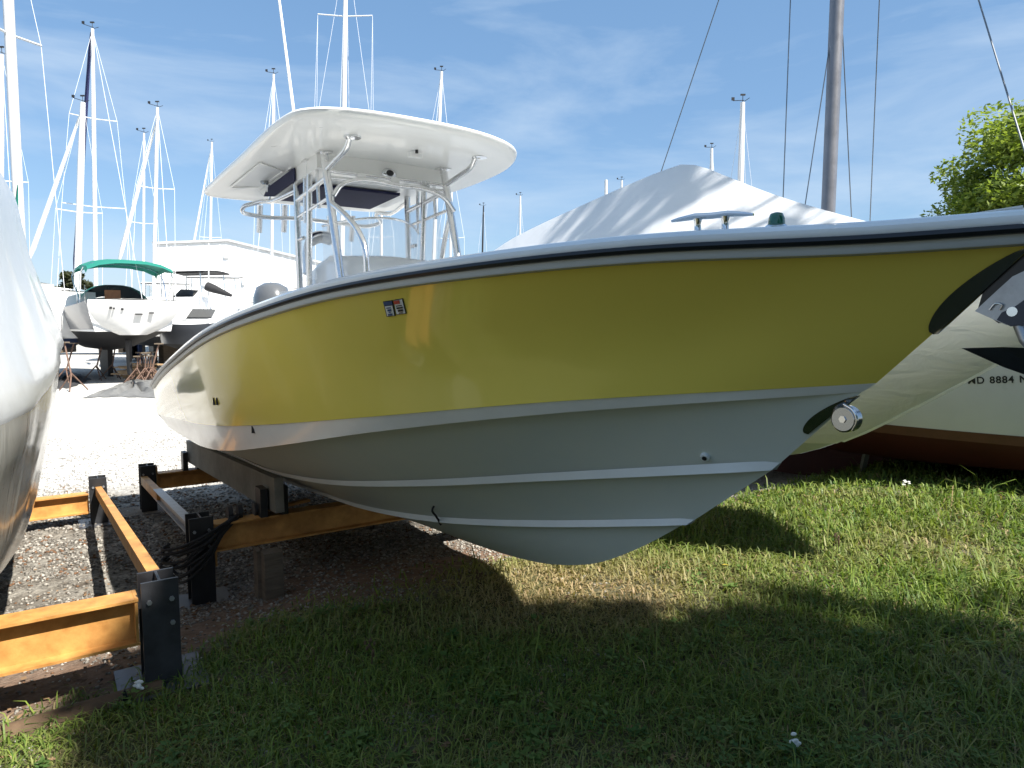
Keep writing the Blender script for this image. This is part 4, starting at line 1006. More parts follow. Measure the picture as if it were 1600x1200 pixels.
m = MB(); m.grid(rows[1:]); m.build('spray_hood_window', 'window_dark', gb, 40)
m = MB(); m.box(P(-2.3, .1, 2.55), (.1, .5, .5), (hd, sv, Vector((0, 0, 1)))); m.build('companionway', 'teak', gb)
m = MB(); m.prism([P(.9, -.09, .8), P(-.9, -.09, .8), P(-.8, -.09, -.45), P(.5, -.09, -.45)], sv * .18); m.build('keel', 'black_bottom', gb)
m = MB(); m.prism([P(-3.6, -.04, 1.0), P(-4.2, -.04, 1.0), P(-4.1, -.04, -.2), P(-3.7, -.04, -.2)], sv * .08); m.build('rudder', 'black_bottom', gb)
for sgn in (-1, 1):
    for x in np.linspace(-4.6, 4, 7):
        w_ = sgn * 1.35 * (1 if x < 1 else 1 - (x - 1) / 4.2)
        m = MB(); m.tube([P(x, w_, 2.25), P(x, w_, 2.85)], .014, 5); m.build('stanchion', 'stainless', gb)
bt = at(147, 415, 29); tt = at(144.5, 45, 29)
mo = mast(gb, (bt.x, bt.y, 2.4), tt, .085, 'mast_white', ((.36, 1.15), (.68, .85)), 1.4, hd, foot=(-7.6,), wire_r=.008)
furled(gb, at(117, 432, 31.5), at(142, 50, 29.2), .115, 'navy_sail')
# big white sailboat left of it
specs = [
 # px_top, py_top, px_base, Y, name bits
 dict(t=(129.5, 160), b=(121, 440), Y=27.5, r=.125, hull='white_paint', bot='blue_bottom', jib=((131, 165), (46, 405)), label='white sailboat with a thick mast and a pale furled jib behind the wrapped boat', hC=(72, 27.5), hdp=((100, 24), (20, 30)), L=7.2, zd=2.5, cab=True, spr=((.45, .8),), foot=()),
 dict(t=(10.8, -45), b=(33, 400), Y=12.4, r=.085, hull='white_paint', bot='blue_bottom', label='sailboat with the tall white mast and green burgee at the left edge', hC=(-262, 13.0), hdp=((33, 12.4), (-300, 13.4)), L=8, zd=2.1, spr=((.62, .62),), burgee=True, up=1.35, foot=()),
 dict(t=(3, 85), b=(1, 420), Y=25, r=.085, hull='white_paint', bot='blue_bottom', label='distant sailboat whose mast top touches the left edge of the picture', hC=(-10, 26), hdp=((0, 25), (-40, 33)), L=9, zd=2.3, spr=((.5, .8),), foot=(-4.5,)),
 dict(t=(246, 168), b=(240, 470), Y=31, r=.085, hull='white_paint', bot='black_bottom', jib=((243, 195), (186, 408)), label='sailboat with slim mast and white furled jib just left of the white building', hC=(236, 33), hdp=((240, 31), (200, 40)), L=9, zd=2.3, spr=((.6, .75),), foot=(-5,)),
 dict(t=(225, 208), b=(224, 450), Y=38, r=.07, hull='white_paint', bot='blue_bottom', label='sailboat with a thin short mast left of the white building corner', hC=(212, 39), hdp=((215, 38), (180, 44)), L=8, zd=2.2, spr=((.5, .7),), foot=()),
 dict(t=(331, 222), b=(328, 430), Y=62, r=.11, hull='white_paint', bot='blue_bottom', jib=((329, 236), (299, 400)), label='sailboat standing behind the white building with furled jib', hC=(330, 64), hdp=((320, 62), (345, 70)), L=10, zd=2.4, spr=((.45, .9),), foot=(-5,)),
 dict(t=(427.5, 116), b=(424, 450), Y=34, r=.075, hull='white_paint', bot='red_bottom', label='sailboat whose masthead shows left of the t-top roof', hC=(440, 36), hdp=((430, 34), (470, 42)), L=9, zd=2.3, spr=((.5, .8),), foot=(-4, 4)),
 dict(t=(541, -90), b=(534, 430), Y=24, r=.085, hull='white_paint', bot='blue_bottom', label='sailboat with the tall mast rising above the middle of the t-top', hC=(545, 26), hdp=((530, 24), (590, 34)), L=10, zd=2.4, spr=((.8, .9), (.45, 1.0)), foot=(-1.4, 2.2)),
 dict(t=(690, 112), b=(676, 440), Y=35, r=.095, hull='white_paint', bot='black_bottom', label='sailboat whose masthead shows above the front corner of the t-top', hC=(690, 37), hdp=((680, 35), (730, 44)), L=9, zd=2.3, spr=((.55, .8),), foot=(-3,)),
 dict(t=(813, 306), b=(812, 450), Y=55, r=.08, hull='white_paint', bot='blue_bottom', label='far sailboat with a short mast right of the t-top', hC=(820, 57), hdp=((810, 55), (850, 62)), L=8, zd=2.2, spr=(), foot=()),
 dict(t=(755.5, 322), b=(752.5, 450), Y=58, r=.07, hull='white_paint', bot='blue_bottom', label='far sailboat with the dark thin mast under the t-top corner', hC=(750, 60), hdp=((750, 58), (780, 64)), L=8, zd=2.2, spr=(), foot=(), mm='black_plastic'),
 dict(t=(1112, 232), b=(1112, 450), Y=36, r=.10, hull='white_paint', bot='blue_bottom', label='sailboat with a stubby white mast behind the peak of the white cover', hC=(1120, 38), hdp=((1110, 36), (1150, 42)), L=8.5, zd=2.2, spr=(), foot=(2.4,)),
 dict(t=(1160.5, 160), b=(1153, 450), Y=24, r=.105, hull='white_paint', bot='black_bottom', label='sailboat with the thick white mast right of the cover peak', hC=(1165, 26), hdp=((1155, 24), (1200, 31)), L=9, zd=2.2, spr=(), foot=(2.8, -1)),
 dict(t=(947, 281), b=(947, 450), Y=48, r=.13, hull='white_paint', bot='blue_bottom', label='far sailboat with a stub of mast above the slope of the white cover', hC=(945, 50), hdp=((945, 48), (960, 55)), L=9, zd=2.3, spr=(), foot=(), gear=False),
 dict(t=(971.5, 282), b=(971, 450), Y=52, r=.10, hull='white_paint', bot='blue_bottom', label='far sailboat with the shorter of two stub masts above the white cover', hC=(985, 54), hdp=((975, 52), (1000, 60)), L=9, zd=2.3, spr=(), foot=()),
 dict(t=(596, 250), b=(596, 450), Y=44, r=.08, hull='white_paint', bot='red_bottom', label='far sailboat with its mast framed by the t-top windscreen', hC=(610, 46), hdp=((600, 44), (640, 50)), L=8.5, zd=2.2, spr=((.5, .8),), foot=(-3,), gear=False),
 dict(t=(706, 255), b=(703, 450), Y=40, r=.08, hull='white_paint', bot='black_bottom', label='sailboat with its mast between the t-top legs on the port side', hC=(712, 42), hdp=((704, 40), (750, 47)), L=8.5, zd=2.2, spr=((.5, .8),), foot=(-3,), gear=False),
]
for S in specs:
    Y = S['Y']; tb = at(*S['b'], Y); tp_ = at(*S['t'], Y)
    hC = at(S['hC'][0], 480, S['hC'][1]); (xa, ya), (xb, yb) = S['hdp']
    hd = at(xb, 480, yb) - at(xa, 480, ya); hd.z = 0; hd.normalize()
    g = float(gz(hC.x, hC.y)); r_ = empty('sailboat', (hC.x, hC.y, g), S['label'], 'sailboat', 'sailboats in the yard')
    zd = S['zd']; P, sv = loft_hull(r_, hC, hd, S['L'], S['L'] * .32, .5, 1.05, zd, S['hull'], S['bot'], 'grey_trim', .72)
    cabin(r_, P, S['L'], .85, zd + .02, .42)
    m = MB(); m.prism([P(.9, -.08, .6), P(-.9, -.08, .6), P(-.7, -.08, g + .03), P(.6, -.08, g + .03)], sv * .16); m.build('keel', S['bot'], r_)
    if S.get('up'): tp_ = tb + (tp_ - tb) * S['up']
    base = tb + (tp_ - tb) * ((zd - tb.z) / (tp_.z - tb.z))
    mast(r_, base, tp_, S['r'], S.get('mm', 'mast_white'), S['spr'], .9, hd, gear=S.get('gear', True), foot=S['foot'], wire_r=.006 if Y < 30 else .009)
    if 'jib' in S:
        (ja, jb), (jc, jd) = S['jib']; furled(r_, at(jc, jd, Y + 1.5), at(ja, jb, Y + .1), .10)
    if S.get('burgee'):
        a, b = at(27, 288, 12.3), at(28, 352, 12.3); m = MB(); m.prism([a, a + Vector((-.0, 0, -.06)), at(22, 330, 12.3), at(28, 355, 12.3)], Vector((0, .02, 0))); m.build('burgee', 'green_canvas', r_)
# grey motor boat and hardtop boats behind
def motor_boat(C, hd, L, B, z0, zd, m, label, hard=True, top_m='white_paint', dark=False):
    g = float(gz(C.x, C.y)); r_ = empty('motor_boat', (C.x, C.y, g), label, 'boat', 'motor boats in the yard')
    P, sv = loft_hull(r_, C, hd, L, B, z0, z0 + .35, zd, m, 'black_bottom', None, .92)
    ch_ = .75 if hard else .22
    mb = MB(); rows = [[P(x, u * B * w, zd + z_) for u in (-1, -.85, .85, 1)] for x, w, z_ in ((-L * .16, .3, .0), (-L * .15, .28, ch_), (L * .06, .27, ch_), (L * .2, .2, ch_ * .45), (L * .32, .1, .05))]
    mb.grid(rows)
    for j_ in (0, 3): mb.grid([[q[j_] for q in rows], [Vector((q[j_].x, q[j_].y, zd)) for q in rows]])
    mb.build('cabin', 'white_paint', r_)
    mb = MB(); mb.grid([[P(L * .07, u * B * .26, zd + ch_) for u in (-1, 0, 1)], [P(L * .01, u * B * .24, zd + ch_ + .38) for u in (-1, 0, 1)]]); mb.build('windscreen', 'window_dark', r_)
    if hard:
        mb = MB(); rows = [[P(x, u * B * .36, zd + 1.95 - .08 * u * u) for u in (-1, -.5, 0, .5, 1)] for x in (-L * .2, 0, L * .16)]
        mb.grid(rows); mb.grid([[q + Vector((0, 0, .07)) for q in rr_] for rr_ in rows]); mb.grid([rows[0], [q + Vector((0, 0, .07)) for q in rows[0]]]); mb.build('hardtop', 'black_canvas' if dark else 'white_paint', r_)
        for x in (-L * .18, L * .14):
            for s in (-1, 1): mb = MB(); mb.tube([P(x, s * B * .33, zd + .1), P(x * .9, s * B * .32, zd + 1.92)], .03, 5); mb.build('hardtop_leg', 'aluminium', r_)
    for x_, w_ in ((-L * .3, .8), (L * .18, .5)):
        mb = MB(); mb.box(P(x_, 0, (z0 + g) / 2 + .1), (.3, B * w_, max(.2, z0 - g - .05)), (hd, sv, Vector((0, 0, 1)))); mb.build('blocking', 'weathered_wood', r_)
    return r_
hx = lambda a: Vector((math.sin(R(a)), math.cos(R(a)), 0))
motor_boat(at(322, 505, 27), hx(-62), 6.2, 2.2, .45, 1.55, 'grey_hull', 'grey hulled motor boat right of the green bimini sailboat', False)
motor_boat(at(300, 480, 34), hx(-75), 7.5, 2.6, .7, 2.1, 'white_paint', 'white motor boat with dark hardtop in front of the white building', True, dark=True)
motor_boat(at(345, 478, 38), hx(80), 7.5, 2.6, .7, 2.1, 'white_paint', 'white motor boat with white hardtop below the black boom cover', True)
motor_boat(at(268, 490, 40), hx(70), 7.0, 2.6, .6, 1.9, 'white_paint', 'white motor boat half hidden behind the green bimini sailboat', True)
motor_boat(at(160, 530, 47), hx(85), 8.0, 2.6, .15, 1.1, 'white_paint', 'low white boat seen under the hull of the bimini sailboat', False)
motor_boat(at(270, 530, 47), hx(85), 8.0, 2.6, .15, 1.1, 'white_paint', 'low white boat seen right of the bimini sailboat keel', False)
# covered boom
m = MB(); a, b = at(323, 447, 33), at(362, 462, 33); m.tube([a, a.lerp(b, .3), b], [.22, .2, .07], 8); bc = m.build('boom_cover', 'black_canvas', None, 60); tag(bc, 'black canvas boom cover before the white building', 'boom')
m = MB(); m.tube([at(326, 380, 33), at(326, 500, 33)], .03, 6); o = m.build('mizzen_mast', 'mast_white', bc); 
o.matrix_parent_inverse = Matrix.Identity(4)

# jack stands
sn = 0
for (px, py, Y, zt, lx, lab) in ((112, 590, 21.5, 1.0, -.3, 'jack stand with long legs on the dark mat beside the wrapped boat'), (103, 575, 24, .9, .2, 'jack stand behind the one on the dark mat'), (150, 565, 25.5, 1.0, .2, 'jack stand under the bow end of the bimini sailboat'), (175, 570, 26, 1.0, .1, 'jack stand left of the bimini sailboat keel'), (205, 566, 27, 1.0, -.1, 'jack stand right of the bimini sailboat keel'), (236, 572, 23.5, .9, .2, 'jack stand under the stern of the bimini sailboat')):
    p_ = at(px, py, Y); jack_stand(p_.x, p_.y, zt, (lx, .2), lab)
for k in range(7):
    p_ = at(214 + k * 4.2, 575, 24.0 + (k % 3) * .35); jack_stand(p_.x, p_.y, .45 + .12 * (k % 2), (.05, .0), ['leftmost', 'second from left', 'third from left', 'middle right', 'third from right', 'second from right', 'rightmost'][k] + ' jack stand in the spare cluster by the lumber pile')
# lumber pile
lu = empty('lumber_pile', at(218, 570, 25.3), 'pile of tan boards on the gravel under the bimini sailboat', 'lumber')
lu.location.z = -.5; OFF[lu] = Vector(lu.location)
for k in range(11):
    q = lu.location + Vector((rnd.uniform(-.25, .25), rnd.uniform(-.2, .2), .05 + k * .055)); a = rnd.uniform(-.25, .25)
    m = MB(); m.box(q, (rnd.uniform(1.1, 1.9), .22, .05), (Vector((math.cos(a), math.sin(a), rnd.uniform(-.1, .1))), Vector((-math.sin(a), math.cos(a), 0)), Vector((0, 0, 1)))); m.build('board', 'lumber', lu)
# tarps on the gravel
def tarp(pts, name, m, label, h):
    pts = [Vector(p_) for p_ in pts]; c = sum(pts, Vector()) / len(pts); mb = MB(); rows = []
    for s in np.linspace(0.02, 1, 9):
        row = []
        for i in range(36):
            t = i / 36 * len(pts); k = int(t); f = t - k; e = pts[k % len(pts)].lerp(pts[(k + 1) % len(pts)], f)
            q = c.lerp(e, s * (1 + .06 * math.sin(i * 2.3))); zz = float(gz(q.x, q.y)) + .02 + h * (1 - s ** 2) * (.55 + .45 * math.sin(i * 1.7 + s * 6)) + .05 * (1 - s) * math.sin(i * 4.1)
            row.append(Vector((q.x, q.y, max(float(gz(q.x, q.y)) + .012, zz))))
        rows.append(row)
    mb.grid(rows, True); o = mb.build(name, m, None, 60); tag(o, label, 'tarp')
tarp([at(128, 622, 19.3), at(190, 620, 19.6), at(262, 624, 19.2), at(280, 596, 25), at(236, 593, 25.5), at(190, 608, 21.5), at(150, 615, 20.2)], 'ground_tarp', 'tarp_grey', 'crumpled grey tarp lying on the gravel left of the yellow boat', .28)
tarp([at(70, 598, 22), at(110, 597, 22.4), at(143, 582, 25.8), at(120, 573, 29), at(80, 572, 29)], 'ground_tarp', 'tarp_dark', 'dark flat tarp under the jack stands by the wrapped boat', .12)

# ------------------------------------------------------------------ white building
apx, eL, eR = at(355, 372.5, 46.5), at(240, 380, 46), at(530, 417, 50)
bd = empty('white_building', (apx.x, apx.y, -.5), 'plain white metal clad building behind the parked boats', 'building')
wd = (eR - eL); wd.z = 0; wd.normalize(); wn_ = Vector((wd.y, -wd.x, 0))
apx = apx - wn_ * (apx - eL).dot(wn_); dep = -wn_ * 22
gL, gR = Vector((eL.x, eL.y, -.6)), Vector((eR.x, eR.y, -.6))
m = MB(); m.prism([gL, gR, eR, apx, eL], dep); m.build('wall', 'building_white', bd)
m = MB(); u_ = Vector((0, 0, .05)); f_ = wn_ * .15
m.grid([[eL + u_ + f_ - wd * .12, eL + u_ + dep - wd * .12], [apx + u_ + f_, apx + u_ + dep], [eR + u_ + f_ + wd * .12, eR + u_ + dep + wd * .12]]); m.build('roof', 'building_white', bd)
for a_, b_ in ((eL, apx), (apx, eR)):
    m = MB(); m.bar(a_ + wn_ * .12 - Vector((0, 0, .0)), b_ + wn_ * .12, .10, .14); m.build('roof_edge', 'building_trim', bd)
m = MB(); m.box(eL + wn_ * .1 - Vector((0, 0, 3.8)), (.1, .1, 7.6)); m.build('downpipe', 'building_trim', bd)
nn_ = int((eR - eL).length / 1.0)
for k in range(1, nn_):
    q = eL + wd * (k * 1.0); top_ = eL.z + (apx.z - eL.z) * min(1, (q - eL).length / (apx - eL).length) - max(0, (q - eL).length - (apx - eL).length) / (eR - apx).length * (apx.z - eR.z)
    m = MB(); m.box((q.x + wn_.x * .02, q.y + wn_.y * .02, (top_ - .1 - .6) / 2), (.05, .04, top_ + .45), (wd, wn_, Vector((0, 0, 1)))); m.build('wall_rib', 'building_white', bd)
for px, py, sz in ((353, 400, .32), (320, 445, .2), (380, 443, .22)):
    s_ = sight(px, py); t = (eL - Vector((0, 0, EYE))).dot(wn_) / s_.dot(wn_); q = Vector((0, 0, EYE)) + s_ * t
    m = MB(); m.box(q + wn_ * .08, (sz, .1, sz), (wd, wn_, Vector((0, 0, 1)))); m.build('wall_vent', 'building_trim', bd)

# ------------------------------------------------------------------ trees
def tree(name, base, h, crown_c, crown_r, n_leaf, leaf, label, col_a, col_b, seed, trunk_r=.25, clumps=60, shell=.55, group=None, clump_r=.26):
    rg = np.random.default_rng(seed); root = empty(name, base, label, 'tree', group)
    off = np.array(base); cc_ = np.array(crown_c); cr = np.array(crown_r)
    u = rg.normal(size=(clumps, 3)); u /= np.linalg.norm(u, axis=1)[:, None]
    rad = shell + (1 - shell) * rg.random(clumps) ** .6
    cl = cc_ + u * cr * rad[:, None]
    tm_ = MB(); b = Vector(base); top = Vector(crown_c) + Vector((0, 0, crown_r[2] * .2))
    mid = b.lerp(top, .45) + Vector((rg.uniform(-.3, .3), rg.uniform(-.3, .3), 0))
    trunk = smooth_path([b - Vector((0, 0, .1)), b + Vector((0, 0, .3)), mid, top], 5); nn = len(trunk)
    tm_.tube(trunk, [trunk_r * (1.25 if i == 0 else 1) * (1 - .8 * i / (nn - 1)) for i in range(nn)], 10); tk = tm_.build('trunk', 'bark', root, 60)
    br_ = MB()
    for k in range(0, clumps, 2):
        e = Vector(cl[k]); s = trunk[min(nn - 1, int(nn * rg.uniform(.45, .95)))]
        m_ = s.lerp(e, .5) + Vector((0, 0, .12 * (e - s).length)); br_.tube(smooth_path([s, m_, e], 3), [.22 * trunk_r * (1 - .8 * i / 6) for i in range(7)], 5)
    br_.build('limbs', 'bark', root, 60)
    k = rg.integers(0, clumps, n_leaf); cs = cr.mean() * clump_r * rg.uniform(.6, 1.3, clumps)
    v = rg.normal(size=(n_leaf, 3)); v /= np.linalg.norm(v, axis=1)[:, None]
    c = cl[k] + v * (cs[k] * rg.random(n_leaf) ** .45)[:, None] * np.array([1.15, 1.15, .75])
    a = rg.normal(size=(n_leaf, 3)); a[:, 2] *= .5; a /= np.linalg.norm(a, axis=1)[:, None]
    bb = np.cross(a, rg.normal(size=(n_leaf, 3)) + np.array([0, 0, 1.2])); bb /= np.linalg.norm(bb, axis=1)[:, None]
    s = leaf * rg.uniform(.6, 1.3, n_leaf)[:, None]
    vs = np.stack([c - a * s, c + bb * s * .45, c + a * s, c - bb * s * .45], 1).reshape(-1, 3) - off
    t = rg.random(n_leaf)[:, None] * .6 + rg.random(clumps)[k][:, None] * .4
    tint = np.array(col_a) * (1 - t) + np.array(col_b) * t
    o = raw_mesh('crown', vs, np.arange(n_leaf * 4), np.full(n_leaf, 4), 'leaf', np.repeat(tint, 4, 0), parent=root)
    return root
GA, GB_ = (.045, .085, .015), (.15, .21, .035)
tb = at(1684, 300, 24); gg = float(gz(tb.x, tb.y))
tree('leafy_tree', (tb.x + .6, tb.y, gg), 8, (tb.x, tb.y, 5.7), (3.9, 3.6, 3.7), 110000, .105, 'leafy green tree at the right edge behind the bow', (.08, .125, .024), (.28, .34, .06), 5, .26, 120, .3, clump_r=.27)
tree('leafy_tree', (17.8, -12.0, 0), 20, (19.9, -11.65, 16.0), (12.0, 8.2, 2.6), 130000, .27, 'large leafy tree behind the camera that shades the near grass', GA, GB_, 6, .45, 620, .2, clump_r=.17)
tree('leafy_tree', (10.5, 4.6, -.1), 11, (5.8, 3.6, 8.6), (2.5, 2.5, 1.3), 900, .17, 'leafy tree beside the bow whose boughs dapple the white cover', GA, GB_, 9, .24, 36, .3)
tree('leafy_tree', (8.6, -4.2, 0), 11, (5.3, -1.95, 8.6), (1.75, 1.75, 1.1), 9000, .17, 'leafy tree over the camera that shades the bow of the yellow boat', GA, GB_, 17, .22, 60, .2, clump_r=.3)
for k, (x_, y_, h_, w_) in enumerate(((4, -15, 5.2, 5.6), (14, -15, 5.2, 5.6), (21, -5, 5.0, 5.4), (-7, -15, 4.4, 4.8), (-17, -12, 4.2, 4.8))):  # unseen trees added to cut sky fill and darken the hull's reflections
    tree('hedgerow_tree', (x_, y_, 0), 9, (x_, y_, h_), (w_, w_, h_ * .95), 5200, .42, ['bushy tree straight behind the camera', 'bushy tree behind the camera to the right', 'bushy tree beyond the right edge', 'bushy tree behind the camera to the left', 'bushy tree behind the camera far to the left'][k], GA, GB_, 60 + k, .3, 46, .35)
tc_ = at(97, 436, 75); tree('pine_tree', (tc_.x, tc_.y, -.5), 7, (tc_.x, tc_.y, 4.9), (2.6, 2.6, 2.3), 2600, .38, 'dark pine far behind the white sailboat', (.03, .035, .018), (.07, .075, .04), 12, .22, 26, .4)
# far tree belt that closes the yard
for k, (px, Y, h, w) in enumerate(((20, 120, 5, 16), (200, 130, 4.5, 20), (640, 140, 4, 24), (900, 150, 4.2, 26), (1250, 130, 5, 24), (1520, 110, 6, 20))):
    q = at(px, 505, Y); tree('far_tree', (q.x, q.y, -.5), h, (q.x, q.y, h * .55), (w * .5, 3, h * .5), 1800, .6, ['broad far tree behind the masts at the left edge', 'broad far tree behind the white building', 'broad far tree behind the t-top', 'broad far tree behind the white cover', 'broad far tree behind the thick grey mast', 'broad far tree behind the right edge tree'][k], (.03, .045, .015), (.07, .09, .03), 40 + k, .25, 30, .3)

# ------------------------------------------------------------------ grass, weeds, stones
def grass_tint(X, Y, n, rg):
    d = X * DV.x + Y * DV.y; p = X * PV.x + Y * PV.y
    dry = np.clip(fbm(X * 1.3, Y * 1.3, 51) * 2.2 - .95, 0, 1)
    patch = np.clip(1.3 - np.hypot((X - .55) / 1.1, (Y - 4.25) / .7), 0, 1)
    dry = np.clip(dry * .5 + patch * .55 + (rg.random(n) - .5) * .35, 0, 1)[:, None]
    dry = np.maximum(dry, (rg.random(n) < .10)[:, None] * .85)
    t = rg.random(n)[:, None]
    green = np.array([.055, .115, .022]) * (1 - t) + np.array([.19, .255, .045]) * t
    straw = np.array([.30, .22, .11]) * (1 - t) + np.array([.42, .31, .19]) * t
    return green * (1 - dry) + straw * dry, dry[:, 0]
def sample(n, rmin, rmax, power, rg, a0=-45, a1=47):
    r = (rmin ** (1 - power) + rg.random(n) * (rmax ** (1 - power) - rmin ** (1 - power))) ** (1 / (1 - power))
    a = np.radians(rg.uniform(a0, a1, n)); return r * np.sin(a), r * np.cos(a)
def build_grass():
    rg = np.random.default_rng(3); X, Y = sample(370000, 1.35, 12.5, .55, rg, -50, 58)
    g, c, dg = cover_values(X, Y)
    dens = g * np.clip(.35 + 1.1 * fbm(X * 3.2, Y * 3.2, 61), 0, 1)
    keep = rg.random(len(X)) < dens; X, Y = X[keep], Y[keep]; n = len(X)
    tint, dry = grass_tint(X, Y, n, rg)
    tall = fbm(X * 1.1, Y * 1.1, 71)
    right = np.clip((X - .5) / 3, 0, 1)
    Hh = (.018 + .084 * rg.random(n) ** 2.2) * (.45 + 1.0 * tall) * (1 - .5 * dry) * (1 + .6 * right)
    Hh = np.where(rg.random(n) < .012, Hh * rg.uniform(1.6, 2.8, n), Hh)
    dist = np.hypot(X, Y); W = (.0022 + .0016 * rg.random(n)) * np.clip(dist / 3.0, .9, 2.6)
    az = rg.random(n) * 2 * np.pi; lean = rg.uniform(.2, 1.7, n) ** 1.3 * Hh + .008 * rg.random(n)
    Z = gz(X, Y) - .004
    dx, dy = np.cos(az), np.sin(az); sx, sy = -dy * W, dx * W
    base = np.stack([X, Y, Z], 1)
    mid = base + np.stack([dx * lean * .35, dy * lean * .35, Hh * .62], 1); tip = base + np.stack([dx * lean, dy * lean, Hh * np.clip(1 - .33 * (lean / Hh), .15, 1)], 1)
    S = np.stack([sx, sy, 0 * sx], 1)
    V = np.stack([base - S, base + S, mid + S * .75, mid - S * .75, tip], 1).reshape(-1, 3)
    k = np.arange(n)[:, None] * 5
    F = np.concatenate([k + np.array([[0, 1, 2, 3]]), k + np.array([[3, 2, 4]])], 1).reshape(-1)
    o = raw_mesh('grass', V, F, np.tile([4, 3], n), 'grass_blade', np.repeat(tint, 5, 0))
    tag(o, 'uneven green and straw coloured grass of the bank', 'grass', kind='stuff')
build_grass()
def build_weeds():
    rg = np.random.default_rng(8); X, Y = sample(2400, 1.9, 9, .7, rg)
    g, c, dg = cover_values(X, Y); m_ = (g > .55) & (fbm(X * 1.6, Y * 1.6, 81) > .48); X, Y = X[m_], Y[m_]
    n = len(X); per = 18; K = np.repeat(np.arange(n), per); N = n * per
    sp = rg.uniform(.02, .09, n)[K]; a = rg.random(N) * 6.283; r = sp * rg.random(N) ** .5
    h = rg.uniform(.012, .07, n)[K] * rg.uniform(.4, 1, N)
    c0 = np.stack([X[K] + r * np.cos(a), Y[K] + r * np.sin(a), gz(X, Y)[K] + h], 1)
    s = (rg.uniform(.006, .018, n)[K] * rg.uniform(.7, 1.3, N))[:, None]
    u = np.stack([np.cos(a), np.sin(a), rg.uniform(-.3, .5, N)], 1); w = np.stack([-np.sin(a), np.cos(a), rg.uniform(-.3, .3, N)], 1)
    V = np.stack([c0 - u * s, c0 + w * s * .6, c0 + u * s, c0 - w * s * .6], 1).reshape(-1, 3)
    t = rg.random(n)[K][:, None]; tint = np.array([.05, .12, .03]) * (1 - t) + np.array([.13, .20, .05]) * t
    o = raw_mesh('weeds', V, np.arange(N * 4), np.full(N, 4), 'grass_blade', np.repeat(tint, 4, 0)); tag(o, 'low broad leaved weeds scattered through the grass', 'weeds', kind='stuff')
build_weeds()
def build_stones():
    rg = np.random.default_rng(5); X, Y = sample(90000, 2.6, 15, .45, rg, -46, 8)
    g, c, dg = cover_values(X, Y); keep = rg.random(len(X)) < (1 - g) * (1 - .75 * c) * (.25 + .75 * (fbm(X * 2, Y * 2, 91) > .42)); X, Y = X[keep], Y[keep]; n = len(X); dgk = dg[keep]
    base = np.array([[1, 0, 0], [-1, 0, 0], [0, 1, 0], [0, -1, 0], [0, 0, 1], [0, 0, -1]], float)
    tri = np.array([[0, 2, 4], [2, 1, 4], [1, 3, 4], [3, 0, 4], [2, 0, 5], [1, 2, 5], [3, 1, 5], [0, 3, 5]])
    s = rg.uniform(.006, .017, n) * np.clip(np.hypot(X, Y) / 5, .8, 1.7); J = base[None] * s[:, None, None] * rg.uniform(.6, 1.25, (n, 6, 1)) * np.array([1, 1, .62])
    a = rg.random(n) * 6.283; ca, sa = np.cos(a)[:, None], np.sin(a)[:, None]
    V = np.stack([J[..., 0] * ca - J[..., 1] * sa, J[..., 0] * sa + J[..., 1] * ca, J[..., 2]], -1) + np.stack([X, Y, gz(X, Y) + s * .25], 1)[:, None]
    F = (np.arange(n)[:, None, None] * 6 + tri[None]).reshape(-1)
    t = rg.random(n)[:, None]; tint = np.array([.24, .23, .215]) * (1 - t) + np.array([.68, .67, .64]) * t
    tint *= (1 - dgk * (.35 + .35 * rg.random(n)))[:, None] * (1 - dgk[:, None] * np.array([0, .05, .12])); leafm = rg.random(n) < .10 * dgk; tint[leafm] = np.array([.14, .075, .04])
    o = raw_mesh('gravel', V.reshape(-1, 3), F, np.full(n * 8, 3), 'stone', np.repeat(tint, 6, 0)); tag(o, 'loose pale gravel stones between the racks', 'gravel', kind='stuff')
build_stones()
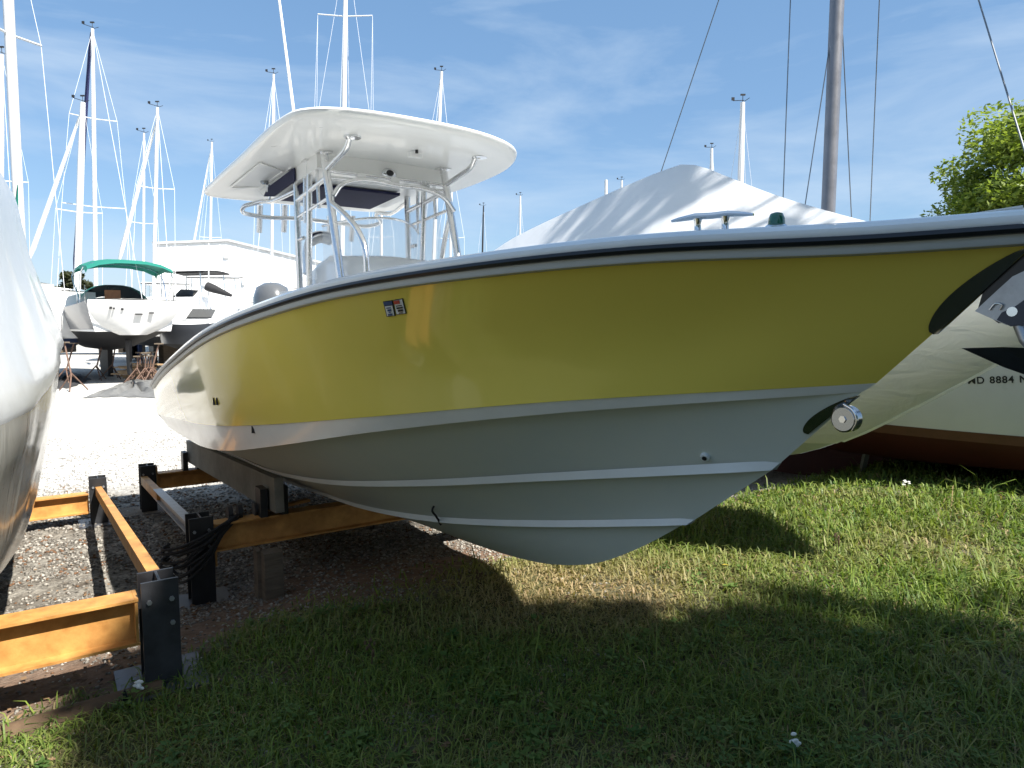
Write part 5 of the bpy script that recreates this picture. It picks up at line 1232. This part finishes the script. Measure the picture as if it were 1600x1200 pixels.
def build_litter():
    rg = np.random.default_rng(15); X, Y = sample(5200, 2.4, 11, .6, rg, -46, 20)
    g, c, dg = cover_values(X, Y); k = rg.random(len(X)) < (.25 + .75 * dg) * (1 - .75 * g) * (fbm(X * 1.4, Y * 1.4, 77) > .42); X, Y = X[k], Y[k]; n = len(X)
    a = rg.random(n) * 6.283; s = rg.uniform(.008, .024, n)[:, None]
    u = np.stack([np.cos(a), np.sin(a), rg.uniform(-.25, .25, n)], 1); w = np.stack([-np.sin(a), np.cos(a), rg.uniform(-.4, .4, n)], 1)
    c0 = np.stack([X, Y, gz(X, Y) + .012 + .006 * rg.random(n)], 1)
    V = np.stack([c0 - u * s, c0 + w * s * .5, c0 + u * s, c0 - w * s * .5], 1).reshape(-1, 3)
    t = rg.random(n)[:, None]; tint = np.array([.07, .04, .022]) * (1 - t) + np.array([.24, .15, .08]) * t
    o = raw_mesh('leaf_litter', V, np.arange(n * 4), np.full(n, 4), 'stone', np.repeat(tint, 4, 0)); tag(o, 'brown leaf litter scattered on the gravel between the racks', 'leaf litter', kind='stuff')
build_litter()
# small white flowers, a yellow leaf, seed stalks
for (px, py, Y, lab) in ((1412, 786, 6.3, 'small white flower tuft in the sunlit grass by the maroon hull'), (1242, 1186, 2.45, 'white petals in the shaded grass at the bottom edge'), (219, 1099, 2.9, 'white scrap of petals beside the nearest rack post')):
    q = gpt(at(px, py, Y)); r_ = empty('flower_tuft', q, lab, 'flower')
    for k in range(9):
        a = rnd.random() * 6.28; rr_ = rnd.uniform(0, .05 if Y > 4 else .022); e = q + Vector((rr_ * math.cos(a), rr_ * math.sin(a), rnd.uniform(.03, .07)))
        m = MB(); m.ell(e, .012 if Y < 4 else .016, .006, .008, 6, 4); m.build('petal', 'white_petal', r_)
q = gpt(at(1132, 908, 4.35)); m = MB(); m.prism([q + Vector((-.02, 0, .05)), q + Vector((0, -.012, .055)), q + Vector((.022, 0, .048)), q + Vector((0, .012, .05))], Vector((0, 0, .002))); o = m.build('fallen_leaf', 'yellow_leaf'); tag(o, 'yellow fallen leaf in the sunlit grass below the bow', 'leaf')
for (px, py, Y, h, lab) in ((1556, 722, 7.4, .24, 'brown seed stalk standing against the maroon hull'), (1519, 745, 7.0, .22, 'pale seed stalk left of the brown one by the maroon hull'), (1308, 860, 4.6, .16, 'thin grass stalk in the sunlit patch'), (750, 915, 4.3, .09, 'dark forked weed at the corner of the boat shadow'), (580, 1055, 3.1, .16, 'pale bent stalk in the shaded grass below the boat')):
    q = gpt(at(px, py, Y)); m = MB()
    m.tube([q, q + Vector((.01, 0, h * .6)), q + Vector((-.02, .01, h))], [.004, .003, .002], 5)
    for k in range(8):
        z_ = h * (.5 + .5 * k / 8); m.ell(q + Vector((rnd.uniform(-.025, .02), rnd.uniform(-.02, .02), z_)), .007, .007, .012, 5, 4)
    o = m.build('seed_stalk', 'lumber' if py < 800 else 'log_wood', None, 60); tag(o, lab, 'weed')
